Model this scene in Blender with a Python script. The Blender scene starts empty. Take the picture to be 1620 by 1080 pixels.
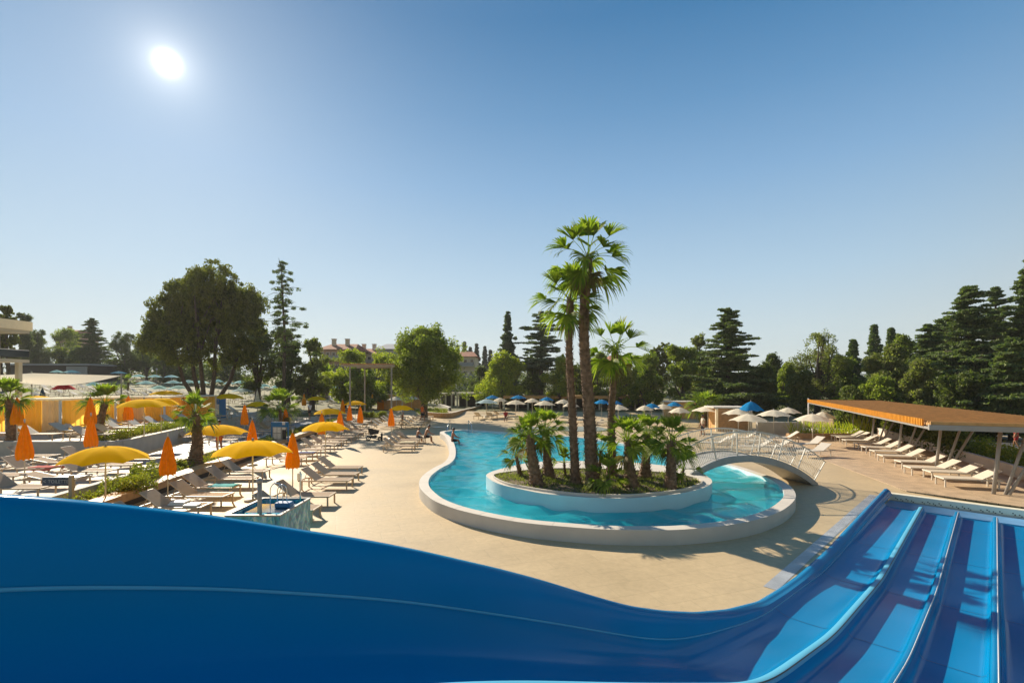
import bpy, math, random
import numpy as np
from mathutils import Vector, Matrix, geometry
R = math.radians
random.seed(7)
SC = bpy.context.scene
COL = SC.collection
# ---------------------------------------------------------------- camera, sky, sun, exposure
F, HY, CX, CZ = 765.0, 606.0, 810.0, 4.3
cd = bpy.data.cameras.new('camera'); cam = bpy.data.objects.new('camera', cd); COL.objects.link(cam)
cam.location = (0, 0, CZ); cam.rotation_euler = (R(90), 0, 0)
cd.sensor_width = 36; cd.lens = 36 * F / 1620; cd.shift_y = (HY - 540) / 1620
cd.clip_start = 0.05; cd.clip_end = 3000
SC.camera = cam
AZ = math.atan2(265 - CX, F); EL = math.atan2(HY - 100, math.hypot(F, CX - 265))
SD = Vector((math.sin(AZ) * math.cos(EL), math.cos(AZ) * math.cos(EL), math.sin(EL)))
W = bpy.data.worlds.new('World'); SC.world = W; W.use_nodes = True
nt = W.node_tree; nt.nodes.clear()
out = nt.nodes.new('ShaderNodeOutputWorld'); bg = nt.nodes.new('ShaderNodeBackground')
sky = nt.nodes.new('ShaderNodeTexSky'); sky.sky_type = 'NISHITA'; sky.sun_disc = False
sky.sun_elevation = EL; sky.sun_rotation = AZ; sky.air_density = 1.0; sky.dust_density = 0.5; sky.ozone_density = 2.0; sky.altitude = 0
bg.inputs[1].default_value = 0.085
# the physical sky, softened near the sun, blended with a clear summer gradient by height above the horizon
sm_ = nt.nodes.new('ShaderNodeVectorMath'); sm_.operation = 'SCALE'; sm_.inputs['Scale'].default_value = 0.085; nt.links.new(sky.outputs[0], sm_.inputs[0])
k1 = nt.nodes.new('ShaderNodeVectorMath'); k1.operation = 'MULTIPLY_ADD'; k1.inputs[1].default_value = (1.15,) * 3; k1.inputs[2].default_value = (1,) * 3; nt.links.new(sm_.outputs[0], k1.inputs[0])
k2 = nt.nodes.new('ShaderNodeVectorMath'); k2.operation = 'DIVIDE'; nt.links.new(sm_.outputs[0], k2.inputs[0]); nt.links.new(k1.outputs[0], k2.inputs[1])
tcw = nt.nodes.new('ShaderNodeTexCoord'); nw = nt.nodes.new('ShaderNodeVectorMath'); nw.operation = 'NORMALIZE'; nt.links.new(tcw.outputs['Generated'], nw.inputs[0])
sx = nt.nodes.new('ShaderNodeSeparateXYZ'); nt.links.new(nw.outputs[0], sx.inputs[0])
rp = nt.nodes.new('ShaderNodeValToRGB'); nt.links.new(sx.outputs[2], rp.inputs[0]); el_ = rp.color_ramp.elements
el_[0].position = 0; el_[0].color = (.47, .53, .53, 1); el_[1].position = 1; el_[1].color = (.012, .07, .20, 1)
for ps_, c_ in ((.10, (.42, .51, .55)), (.20, (.32, .45, .56)), (.37, (.165, .31, .49)), (.48, (.085, .22, .40)), (.60, (.022, .135, .30))):
    x_ = el_.new(ps_); x_.color = (*c_, 1)
mxw = nt.nodes.new('ShaderNodeMix'); mxw.data_type = 'RGBA'; mxw.inputs[0].default_value = 0.2
nt.links.new(rp.outputs[0], mxw.inputs[6]); nt.links.new(k2.outputs[0], mxw.inputs[7])
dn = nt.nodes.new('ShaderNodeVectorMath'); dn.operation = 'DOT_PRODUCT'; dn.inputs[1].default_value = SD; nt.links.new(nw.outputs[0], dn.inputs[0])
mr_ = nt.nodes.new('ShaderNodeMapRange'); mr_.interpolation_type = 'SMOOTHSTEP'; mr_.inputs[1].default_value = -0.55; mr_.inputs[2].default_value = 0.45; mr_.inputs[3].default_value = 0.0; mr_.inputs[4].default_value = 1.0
nt.links.new(dn.outputs['Value'], mr_.inputs[0]); tm_ = nt.nodes.new('ShaderNodeMix'); tm_.data_type = 'RGBA'; tm_.inputs[6].default_value = (1.05, .72, .46, 1); tm_.inputs[7].default_value = (1, 1, 1, 1); nt.links.new(mr_.outputs[0], tm_.inputs[0])   # unseen sky opposite the sun dimmed and warmed to tint the shadow fill
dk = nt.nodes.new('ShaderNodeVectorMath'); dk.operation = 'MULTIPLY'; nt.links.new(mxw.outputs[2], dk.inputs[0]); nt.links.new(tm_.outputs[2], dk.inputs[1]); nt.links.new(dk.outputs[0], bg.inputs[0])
bg.inputs[1].default_value = 1.0
# sun disc, aureole and camera glare, put into the sky as glow
tc = nt.nodes.new('ShaderNodeTexCoord'); nrm = nt.nodes.new('ShaderNodeVectorMath'); nrm.operation = 'NORMALIZE'
dot = nt.nodes.new('ShaderNodeVectorMath'); dot.operation = 'DOT_PRODUCT'; dot.inputs[1].default_value = SD
nt.links.new(tc.outputs['Generated'], nrm.inputs[0]); nt.links.new(nrm.outputs[0], dot.inputs[0])
ac = nt.nodes.new('ShaderNodeMath'); ac.operation = 'ARCCOSINE'; nt.links.new(dot.outputs['Value'], ac.inputs[0])
def gauss(width, amp, p=2.0):
    d = nt.nodes.new('ShaderNodeMath'); d.operation = 'DIVIDE'; d.inputs[1].default_value = R(width); nt.links.new(ac.outputs[0], d.inputs[0])
    q = nt.nodes.new('ShaderNodeMath'); q.operation = 'POWER'; q.inputs[1].default_value = p; nt.links.new(d.outputs[0], q.inputs[0])
    m = nt.nodes.new('ShaderNodeMath'); m.operation = 'MULTIPLY'; m.inputs[1].default_value = -1; nt.links.new(q.outputs[0], m.inputs[0])
    e = nt.nodes.new('ShaderNodeMath'); e.operation = 'EXPONENT'; nt.links.new(m.outputs[0], e.inputs[0])
    a = nt.nodes.new('ShaderNodeMath'); a.operation = 'MULTIPLY'; a.inputs[1].default_value = amp; nt.links.new(e.outputs[0], a.inputs[0])
    return a
def add(a, b):
    s = nt.nodes.new('ShaderNodeMath'); s.operation = 'ADD'; nt.links.new(a.outputs[0], s.inputs[0]); nt.links.new(b.outputs[0], s.inputs[1]); return s
g = add(add(gauss(0.6, 3.0), gauss(1.35, 0.6, 1.0)), gauss(11, 0.15, 1.0))
bg2 = nt.nodes.new('ShaderNodeBackground'); bg2.inputs[0].default_value = (1.0, 0.93, 0.80, 1); nt.links.new(g.outputs[0], bg2.inputs[1])
ad = nt.nodes.new('ShaderNodeAddShader'); nt.links.new(bg.outputs[0], ad.inputs[0]); nt.links.new(bg2.outputs[0], ad.inputs[1])
nt.links.new(ad.outputs[0], out.inputs[0])
sl = bpy.data.lights.new('sun', 'SUN'); sl.energy = 5.0; sl.angle = R(0.6); sl.color = (1.0, 0.87, 0.68)
so = bpy.data.objects.new('sun', sl); COL.objects.link(so); so.rotation_euler = SD.to_track_quat('Z', 'Y').to_euler(); so.location = SD * 60
SC.view_settings.view_transform = 'Standard'; SC.view_settings.look = 'None'; SC.view_settings.gamma = 1; SC.view_settings.exposure = 0.6
SC.cycles.max_bounces = 8; SC.cycles.transparent_max_bounces = 16; SC.cycles.sample_clamp_indirect = 6; SC.cycles.use_denoising = True
SC.cycles.caustics_reflective = False; SC.cycles.caustics_refractive = False

# ---------------------------------------------------------------- where a picture point lies
def in_poly(x, y, poly):
    c = False; n = len(poly); j = n - 1
    for i in range(n):
        xi, yi = poly[i]; xj, yj = poly[j]
        if (yi > y) != (yj > y) and x < (xj - xi) * (y - yi) / (yj - yi) + xi: c = not c
        j = i
    return c
def sstep(a, b, x):
    t = min(1, max(0, (x - a) / (b - a))); return t * t * (3 - 2 * t)
def XB(y): return -13.4 - 0.125 * (y - 17)
def base(x, y):
    return sstep(40, 60, y) * 0.055 * max(0, min(-x, 120) - 18) + 0.02 * max(0, min(y, 160) - 45)
LT = [(XB(9) - 1.9, 9), (XB(56) - 1.9, 56), (-48, 56), (-48, 9)]          # lower terrace
UT = [(-20.2, 24.8), (-27, 52), (-47, 52), (-47, 24.8)]                   # upper terrace
LTZ, UTZ = 0.45, 1.2
def gz(x, y):
    z = base(x, y)
    if in_poly(x, y, LT): z = max(z, LTZ)
    if in_poly(x, y, UT): z = max(z, UTZ)
    return z
def P(px, py, z):
    Z = F * (CZ - z) / (py - HY); return Vector(((px - CX) * Z / F, Z, z))
def on_ground(px, py, h=0.0, y0=9.0, y1=130.0):
    """the point of the sight line through (px, py) that is h above the ground"""
    Z = y0; ok = None
    while Z < y1:
        x = (px - CX) * Z / F; z = CZ - (py - HY) * Z / F
        if z <= gz(x, Z) + h: ok = Z; break
        Z += 0.1
    if ok is None: ok = y1
    x = (px - CX) * ok / F
    return Vector((x, ok, gz(x, ok)))

# ---------------------------------------------------------------- materials
def new_mat(name):
    m = bpy.data.materials.new(name); m.use_nodes = True
    return m, m.node_tree.nodes, m.node_tree.links, m.node_tree.nodes['Principled BSDF']
def mat(name, col, rough=0.6, metal=0.0, var=0.12, scale=3.0, bump=0.0, bscale=40.0, trans=0.0, spec=0.5, coat=0.0, objvar=0.0, ior=0.0, tb=1.0):
    """procedural: base colour broken up by noise, optional bump, optional see-through light (translucent)"""
    m, N, L, b = new_mat(name)
    tcn = N.new('ShaderNodeTexCoord')
    no = N.new('ShaderNodeTexNoise'); no.inputs['Scale'].default_value = scale; no.inputs['Detail'].default_value = 5
    L.new(tcn.outputs['Object'], no.inputs['Vector'])
    hsv = N.new('ShaderNodeHueSaturation'); hsv.inputs['Color'].default_value = (*col, 1)
    mr = N.new('ShaderNodeMapRange'); mr.inputs[1].default_value = 0.25; mr.inputs[2].default_value = 0.75
    mr.inputs[3].default_value = 1 - var; mr.inputs[4].default_value = 1 + var
    L.new(no.outputs[0], mr.inputs[0])
    if objvar:
        oi = N.new('ShaderNodeObjectInfo'); m2 = N.new('ShaderNodeMapRange'); m2.inputs[3].default_value = 1 - objvar; m2.inputs[4].default_value = 1 + objvar
        L.new(oi.outputs['Random'], m2.inputs[0]); mu = N.new('ShaderNodeMath'); mu.operation = 'MULTIPLY'
        L.new(mr.outputs[0], mu.inputs[0]); L.new(m2.outputs[0], mu.inputs[1]); L.new(mu.outputs[0], hsv.inputs['Value'])
    else: L.new(mr.outputs[0], hsv.inputs['Value'])
    L.new(hsv.outputs[0], b.inputs['Base Color'])
    if ior: b.inputs['IOR'].default_value = ior
    b.inputs['Roughness'].default_value = rough; b.inputs['Metallic'].default_value = metal
    b.inputs['Specular IOR Level'].default_value = spec; b.inputs['Coat Weight'].default_value = coat
    if bump:
        n2 = N.new('ShaderNodeTexNoise'); n2.inputs['Scale'].default_value = bscale; n2.inputs['Detail'].default_value = 4
        L.new(tcn.outputs['Object'], n2.inputs['Vector'])
        bu = N.new('ShaderNodeBump'); bu.inputs['Strength'].default_value = bump; bu.inputs['Distance'].default_value = 0.02
        L.new(n2.outputs[0], bu.inputs['Height']); L.new(bu.outputs[0], b.inputs['Normal'])
    if trans:
        tr = N.new('ShaderNodeBsdfTranslucent'); mx = N.new('ShaderNodeMixShader'); mx.inputs[0].default_value = trans
        bo = N.new('ShaderNodeVectorMath'); bo.operation = 'SCALE'; bo.inputs['Scale'].default_value = tb; L.new(hsv.outputs[0], bo.inputs[0]); L.new(bo.outputs[0], tr.inputs[0]); L.new(b.outputs[0], mx.inputs[1]); L.new(tr.outputs[0], mx.inputs[2])
        L.new(mx.outputs[0], N['Material Output'].inputs[0])
    return m
def leaf_mat(name, c1, c2, trans=0.4):
    """foliage: hue drifts between two greens from leaf clump to leaf clump and from tree to tree"""
    m, N, L, b = new_mat(name)
    ge = N.new('ShaderNodeNewGeometry'); tcn = N.new('ShaderNodeTexCoord')
    no = N.new('ShaderNodeTexNoise'); no.inputs['Scale'].default_value = 0.55; no.inputs['Detail'].default_value = 3
    L.new(tcn.outputs['Object'], no.inputs['Vector'])
    a = N.new('ShaderNodeMath'); a.operation = 'ADD'; L.new(ge.outputs['Random Per Island'], a.inputs[0]); L.new(no.outputs[0], a.inputs[1])
    mr = N.new('ShaderNodeMapRange'); mr.inputs[1].default_value = 0.35; mr.inputs[2].default_value = 1.6; L.new(a.outputs[0], mr.inputs[0])
    mx = N.new('ShaderNodeMix'); mx.data_type = 'RGBA'; mx.inputs[6].default_value = (*c1, 1); mx.inputs[7].default_value = (*c2, 1)
    L.new(mr.outputs[0], mx.inputs[0])
    L.new(mx.outputs[2], b.inputs['Base Color']); b.inputs['Roughness'].default_value = 0.6; b.inputs['Specular IOR Level'].default_value = 0.15
    tr = N.new('ShaderNodeBsdfTranslucent'); ms = N.new('ShaderNodeMixShader'); ms.inputs[0].default_value = trans
    g_ = N.new('ShaderNodeMix'); g_.data_type = 'RGBA'; g_.blend_type = 'MULTIPLY'; g_.inputs[0].default_value = 1; g_.inputs[7].default_value = (1.7, 2.0, 0.7, 1)
    L.new(mx.outputs[2], g_.inputs[6]); L.new(g_.outputs[2], tr.inputs[0])
    L.new(b.outputs[0], ms.inputs[1]); L.new(tr.outputs[0], ms.inputs[2]); L.new(ms.outputs[0], N['Material Output'].inputs[0])
    return m
def tile_mat(name, c1, c2, joint, sx, sy, rot=0.0, rough=0.6, mortar=0.012, blotch=0.25, stretch=1.0):
    m, N, L, b = new_mat(name)
    tcn = N.new('ShaderNodeTexCoord'); mp = N.new('ShaderNodeMapping'); mp.inputs['Rotation'].default_value = (0, 0, rot)
    L.new(tcn.outputs['Object'], mp.inputs[0])
    br = N.new('ShaderNodeTexBrick'); br.inputs['Scale'].default_value = 1.0; br.inputs['Brick Width'].default_value = sx; br.inputs['Row Height'].default_value = sy
    br.inputs['Mortar Size'].default_value = mortar; br.inputs['Color1'].default_value = (*c1, 1); br.inputs['Color2'].default_value = (*c2, 1); br.inputs['Mortar'].default_value = (*joint, 1)
    br.inputs['Mortar Smooth'].default_value = 0.3; br.inputs['Bias'].default_value = 0.0
    L.new(mp.outputs[0], br.inputs[0])
    no = N.new('ShaderNodeTexNoise'); no.inputs['Scale'].default_value = 0.35; no.inputs['Detail'].default_value = 8; no.inputs['Roughness'].default_value = 0.62; L.new(tcn.outputs['Object'], no.inputs[0])
    n2 = N.new('ShaderNodeTexNoise'); n2.inputs['Scale'].default_value = 6 ; n2.inputs['Detail'].default_value = 8; n2.inputs['Roughness'].default_value = .7; L.new(mp.outputs[0], n2.inputs[0])
    s = N.new('ShaderNodeMath'); s.operation = 'ADD'; L.new(no.outputs[0], s.inputs[0]); L.new(n2.outputs[0], s.inputs[1])
    mr = N.new('ShaderNodeMapRange'); mr.inputs[1].default_value = 0.6; mr.inputs[2].default_value = 1.4; mr.inputs[3].default_value = 1 - blotch; mr.inputs[4].default_value = 1 + blotch
    L.new(s.outputs[0], mr.inputs[0])
    hsv = N.new('ShaderNodeHueSaturation'); L.new(br.outputs[0], hsv.inputs['Color']); L.new(mr.outputs[0], hsv.inputs['Value'])
    L.new(hsv.outputs[0], b.inputs['Base Color']); b.inputs['Specular IOR Level'].default_value = 0.35
    rr = N.new('ShaderNodeMapRange'); rr.inputs[1].default_value = .3; rr.inputs[2].default_value = .7; rr.inputs[3].default_value = rough - .12; rr.inputs[4].default_value = rough + .15
    L.new(no.outputs[0], rr.inputs[0]); L.new(rr.outputs[0], b.inputs['Roughness'])
    bu = N.new('ShaderNodeBump'); bu.inputs['Strength'].default_value = 0.35; bu.inputs['Distance'].default_value = 0.006
    L.new(br.outputs['Fac'], bu.inputs['Height']); bu.invert = True; L.new(bu.outputs[0], b.inputs['Normal'])
    return m
def water_mat():
    m, N, L, b = new_mat('pool_water')
    N.remove(b)
    tcn = N.new('ShaderNodeTexCoord')
    mp = N.new('ShaderNodeMapping'); mp.inputs['Scale'].default_value = (0.7, 1.5, 1); mp.inputs['Rotation'].default_value = (0, 0, R(8)); L.new(tcn.outputs['Object'], mp.inputs[0])
    n1 = N.new('ShaderNodeTexNoise'); n1.inputs['Scale'].default_value = 2.1; n1.inputs['Detail'].default_value = 4; n1.inputs['Distortion'].default_value = 0.8; L.new(mp.outputs[0], n1.inputs[0])
    n2 = N.new('ShaderNodeTexNoise'); n2.inputs['Scale'].default_value = 9; n2.inputs['Detail'].default_value = 3; L.new(mp.outputs[0], n2.inputs[0])
    s = N.new('ShaderNodeMath'); s.operation = 'MULTIPLY_ADD'; s.inputs[1].default_value = 0.25; L.new(n2.outputs[0], s.inputs[0]); L.new(n1.outputs[0], s.inputs[2])
    bu = N.new('ShaderNodeBump'); bu.inputs['Strength'].default_value = 0.5; bu.inputs['Distance'].default_value = 0.06; L.new(s.outputs[0], bu.inputs['Height'])
    fr = N.new('ShaderNodeFresnel'); fr.inputs[0].default_value = 1.33; L.new(bu.outputs[0], fr.inputs['Normal'])
    gl = N.new('ShaderNodeBsdfGlossy'); gl.inputs['Roughness'].default_value = 0.04; L.new(bu.outputs[0], gl.inputs['Normal'])
    tr = N.new('ShaderNodeBsdfTransparent'); tr.inputs[0].default_value = (0.38, 0.93, 0.98, 1)
    rf = N.new('ShaderNodeBsdfRefraction'); rf.inputs['IOR'].default_value = 1.33; rf.inputs['Roughness'].default_value = 0.02; rf.inputs[0].default_value = (0.38, 0.93, 0.98, 1); L.new(bu.outputs[0], rf.inputs['Normal'])
    m1 = N.new('ShaderNodeMixShader'); m1.inputs[0].default_value = 0.55; L.new(tr.outputs[0], m1.inputs[1]); L.new(rf.outputs[0], m1.inputs[2])
    df = N.new('ShaderNodeBsdfDiffuse'); df.inputs[0].default_value = (0.03, 0.76, 0.92, 1); L.new(bu.outputs[0], df.inputs['Normal'])   # light scattered back by the water itself
    m0 = N.new('ShaderNodeMixShader'); m0.inputs[0].default_value = 0.30; L.new(m1.outputs[0], m0.inputs[1]); L.new(df.outputs[0], m0.inputs[2])
    ge = N.new('ShaderNodeNewGeometry'); nb = N.new('ShaderNodeMath'); nb.operation = 'SUBTRACT'; nb.inputs[0].default_value = 1; L.new(ge.outputs['Backfacing'], nb.inputs[1])
    fm = N.new('ShaderNodeMath'); fm.operation = 'MULTIPLY'; L.new(fr.outputs[0], fm.inputs[0]); L.new(nb.outputs[0], fm.inputs[1])
    mx = N.new('ShaderNodeMixShader'); L.new(fm.outputs[0], mx.inputs[0]); L.new(m0.outputs[0], mx.inputs[1]); L.new(gl.outputs[0], mx.inputs[2])
    L.new(mx.outputs[0], N['Material Output'].inputs[0])
    return m
def slat_mat(name, c1, c2, period, rough=0.6, ang=0.0, rim=0.12):
    """parallel boards along one direction"""
    m, N, L, b = new_mat(name)
    tcn = N.new('ShaderNodeTexCoord'); mp = N.new('ShaderNodeMapping'); mp.inputs['Rotation'].default_value = (0, 0, ang); L.new(tcn.outputs['Object'], mp.inputs[0])
    br = N.new('ShaderNodeTexBrick'); br.inputs['Scale'].default_value = 1; br.inputs['Brick Width'].default_value = 3.2; br.inputs['Row Height'].default_value = period; br.inputs['Mortar Size'].default_value = period * rim * .5
    br.inputs['Color1'].default_value = (*c1, 1); br.inputs['Color2'].default_value = (*c2, 1); br.inputs['Mortar'].default_value = (c1[0] * .25, c1[1] * .25, c1[2] * .25, 1); L.new(mp.outputs[0], br.inputs[0])
    no = N.new('ShaderNodeTexNoise'); no.inputs['Scale'].default_value = 2; no.inputs['Detail'].default_value = 6; L.new(tcn.outputs['Object'], no.inputs[0])
    mr = N.new('ShaderNodeMapRange'); mr.inputs[1].default_value = .3; mr.inputs[2].default_value = .7; mr.inputs[3].default_value = .8; mr.inputs[4].default_value = 1.2; L.new(no.outputs[0], mr.inputs[0])
    hsv = N.new('ShaderNodeHueSaturation'); L.new(br.outputs[0], hsv.inputs['Color']); L.new(mr.outputs[0], hsv.inputs['Value']); L.new(hsv.outputs[0], b.inputs['Base Color'])
    b.inputs['Roughness'].default_value = rough
    return m
def mosaic_mat(name):
    m, N, L, b = new_mat(name)
    tcn = N.new('ShaderNodeTexCoord')
    no = N.new('ShaderNodeTexNoise'); no.inputs['Scale'].default_value = 3.2; no.inputs['Detail'].default_value = 5; no.inputs['Distortion'].default_value = 2.0
    mp = N.new('ShaderNodeMapping'); mp.inputs['Scale'].default_value = (1, 1, .45); L.new(tcn.outputs['Object'], mp.inputs[0]); L.new(mp.outputs[0], no.inputs[0])
    cr = N.new('ShaderNodeValToRGB'); e = cr.color_ramp.elements; e[0].position = .35; e[0].color = (0.0, 0.16, 0.30, 1); e[1].position = .68; e[1].color = (0.5, .80, .85, 1)
    x = e.new(.5); x.color = (0.02, .42, .58, 1); L.new(no.outputs[0], cr.inputs[0])
    br = N.new('ShaderNodeTexVoronoi'); br.inputs['Scale'].default_value = 26; L.new(tcn.outputs['Object'], br.inputs[0])
    mx = N.new('ShaderNodeMix'); mx.data_type = 'RGBA'; mx.blend_type = 'MULTIPLY'; mx.inputs[0].default_value = .35; L.new(cr.outputs[0], mx.inputs[6]); L.new(br.outputs['Color'], mx.inputs[7])
    L.new(mx.outputs[2], b.inputs['Base Color']); b.inputs['Roughness'].default_value = .15
    return m
M = {}
M['deck'] = tile_mat('travertine_deck', (.545, .415, .245), (.525, .40, .235), (.47, .36, .21), 1.2, .6, R(-20), .62, .011, .20)
M['terrace'] = tile_mat('terrace_paving', (.56, .47, .34), (.52, .43, .31), (.36, .3, .22), .8, .8, R(10), .6, .012, .18)
M['grey_path'] = tile_mat('grey_paving', (.25, .25, .26), (.22, .22, .24), (.14, .14, .15), .6, .3, R(7), .6, .012, .2)
M['wood_deck'] = slat_mat('wood_deck', (.58, .43, .28), (.53, .39, .25), .14, .6, R(22), .10)
M['timber'] = mat('timber', (.48, .29, .14), .6, var=.25, scale=5)
M['bright_slat'] = mat('bright_slat', (.85, .42, .04), .6, var=.15, scale=4, trans=.3)
M['ochre_timber'] = mat('ochre_timber', (.62, .34, .12), .6, var=.2, scale=4)
M['concrete'] = mat('concrete', (.46, .44, .40), .75, var=.10, scale=2.2, bump=.15)
M['rim'] = mat('pool_coping', (.66, .60, .52), .7, var=.07, scale=2.0, bump=.1)
M['pool_wall'] = mat('pool_render', (.56, .54, .50), .7, var=.08, scale=1.5, bump=.1)
M['island_wall'] = mat('island_render', (.46, .70, .78), .45, var=.06, scale=1.5)
M['basin'] = tile_mat('basin_tiles', (.80, .92, .93), (.74, .89, .92), (.6, .8, .85), .6, .6, 0, .5, .02, .06)
M['grass'] = mat('dry_grass', (.16, .15, .06), .9, var=.45, scale=.4, bump=.6, bscale=9)
M['soil'] = mat('soil', (.15, .11, .07), .95, var=.5, scale=1.8, bump=1.0, bscale=14)
M['hill'] = mat('wooded_hill', (.05, .07, .05), .95, var=.4, scale=.06)
M['water'] = water_mat()
M['slide'] = mat('blue_fibreglass', (.0002, .20, .44), .14, var=.06, scale=.8, coat=.0, spec=.5, ior=1.11)
M['slide_pale'] = mat('pale_fibreglass_and_sheen', (.10, .40, .60), .35, var=.06, scale=.8, ior=1.2)
M['slide_joint'] = mat('joint_sealant', (.002, .08, .2), .5)
M['slide_out'] = mat('fibreglass_back', (.10, .25, .45), .5)
M['cream'] = mat('cream_paint', (.88, .82, .64), .5, var=.06)
M['dark'] = mat('dark_metal', (.03, .03, .035), .4, metal=.3)
M['white'] = mat('white_paint', (.78, .77, .74), .45, var=.05)
M['galv'] = mat('grey_steel', (.34, .33, .31), .45, metal=.1, var=.08)
M['bridge'] = mat('bridge_paint', (.62, .59, .52), .5, var=.08)
M['bridge_beam'] = mat('bridge_beam', (.36, .365, .36), .5, var=.1)
M['chrome'] = mat('chrome', (.75, .75, .75), .12, metal=1.0, var=.03)
M['navy'] = mat('navy_sign', (.012, .05, .12), .4)
M['sign_blue'] = mat('blue_board', (.01, .17, .42), .4)
M['paper'] = mat('paper', (.75, .72, .66), .6, var=.15, scale=9)
M['yellow'] = mat('yellow_canvas', spec=.05, col= (1.0, .61, .0), rough=.9, var=.02, trans=.42, tb=1.7, objvar=.05)
M['orange'] = mat('orange_canvas', spec=.05, col= (.92, .36, .004), rough=.9, tb=1.3, var=.1, scale=8, trans=.30, objvar=.10)
M['canvas'] = mat('cream_canvas', spec=.05, col=(.90, .83, .67), rough=.9, var=.05, trans=.35, tb=1.2, objvar=.05)
M['teal'] = mat('teal_canvas', spec=.05, col=(.58, .90, .88), rough=.9, var=.2, scale=1.2, trans=.4, tb=1.2, objvar=.15)
M['ltblue'] = mat('pale_blue_canvas', spec=.05, col= (.46, .62, .66), rough=.9, var=.1, trans=.25)
M['blue'] = mat('blue_canvas', spec=.05, col=(.02, .27, .58), rough=.9, var=.08, trans=.25, objvar=.05)
M['red'] = mat('red_canvas', spec=.05, col= (.55, .01, .02), rough=.9, trans=.25)
M['pole'] = mat('parasol_pole', (.62, .58, .50), .4, var=.05)
M['sling'] = mat('taupe_sling', (.50, .375, .265), .85, spec=.1, var=.06, scale=6, trans=.12, objvar=.06)
M['sling_white'] = mat('ivory_sling', (.70, .64, .54), .75, var=.05, scale=6, trans=.15, objvar=.04)
M['frame'] = mat('taupe_frame', (.54, .42, .29), .45, var=.05)
M['frame_white'] = mat('ivory_frame', (.72, .67, .58), .45, var=.05)
M['curtain'] = mat('yellow_curtain', (1.0, .66, .12), .9, var=.08, scale=2, trans=.75, spec=.05)
M['curtain_pale'] = mat('pale_curtain', (.92, .75, .5), .9, var=.06, scale=2, trans=.55, spec=.05)
M['bark'] = mat('bark', (.10, .075, .055), .9, var=.4, scale=4, bump=.8, bscale=14)
M['palm_bark'] = mat('palm_bark', (.21, .135, .085), .95, var=.6, scale=7, bump=1.0, bscale=25)
M['palm_fibre'] = mat('palm_fibre', (.30, .19, .10), .95, var=.5, scale=9)
M['leaf'] = leaf_mat('leaf_green', (0.088, 0.128, 0.031), (0.301, 0.325, 0.063))
M['leaf_bright'] = leaf_mat('leaf_bright', (0.126, 0.186, 0.025), (0.431, 0.408, 0.061), .45)
M['leaf_olive'] = leaf_mat('leaf_olive', (.10, .115, .045), (.24, .25, .085))
M['leaf_dark'] = leaf_mat('leaf_dark', (0.051, 0.078, 0.031), (0.174, 0.197, 0.056), .3)
M['needle'] = leaf_mat('needles', (0.057, 0.098, 0.048), (0.197, 0.232, 0.090), .28)
M['needle_blue'] = leaf_mat('blue_needles', (0.062, 0.104, 0.079), (0.223, 0.256, 0.180), .25)
M['needle_far'] = leaf_mat('far_hazy_needles', (0.111, 0.128, 0.132), (0.189, 0.197, 0.180), .2)  # distance haze put into the needle colour
M['pinel'] = leaf_mat('pine_needles', (0.057, 0.074, 0.022), (0.238, 0.232, 0.051), .35)
M['palm_leaf'] = leaf_mat('palm_leaf', (0.077, 0.141, 0.019), (0.274, 0.303, 0.048), .42)
M['palm_old'] = leaf_mat('palm_old_leaf', (.12, .095, .045), (.20, .16, .08), .35)
M['hedge'] = leaf_mat('hedge_leaf', (0.096, 0.128, 0.031), (0.316, 0.302, 0.051), .35)
M['wall_pale'] = mat('pale_render', (.58, .53, .42), .85, var=.06, scale=.4)
M['wall_pink'] = mat('pink_render', (.42, .27, .20), .85, var=.08, scale=.3)
M['wall_grey'] = mat('grey_render', (.32, .34, .37), .85, var=.08, scale=.3)
M['roof'] = mat('roof_tiles', (.33, .12, .06), .9, var=.25, scale=1.2)
M['glass'] = mat('window_glass', (.03, .04, .05), .1, var=.1, spec=.8)
M['roofwood'] = slat_mat('roof_slats', (.60, .335, .125), (.55, .30, .11), .16, .6, R(0), .3)
M['skin'] = mat('skin', (.36, .17, .09), .55, var=.06)
M['hair'] = mat('hair', (.02, .013, .01), .6)
M['asphalt'] = mat('asphalt', (.075, .075, .08), .85, var=.15, scale=2)
M['shade_in'] = mat('dark_wall_and_shade', (.06, .05, .045), .8, var=.2)  # near-black walls; also stands in for shade under roofs and the planter cap

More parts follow.
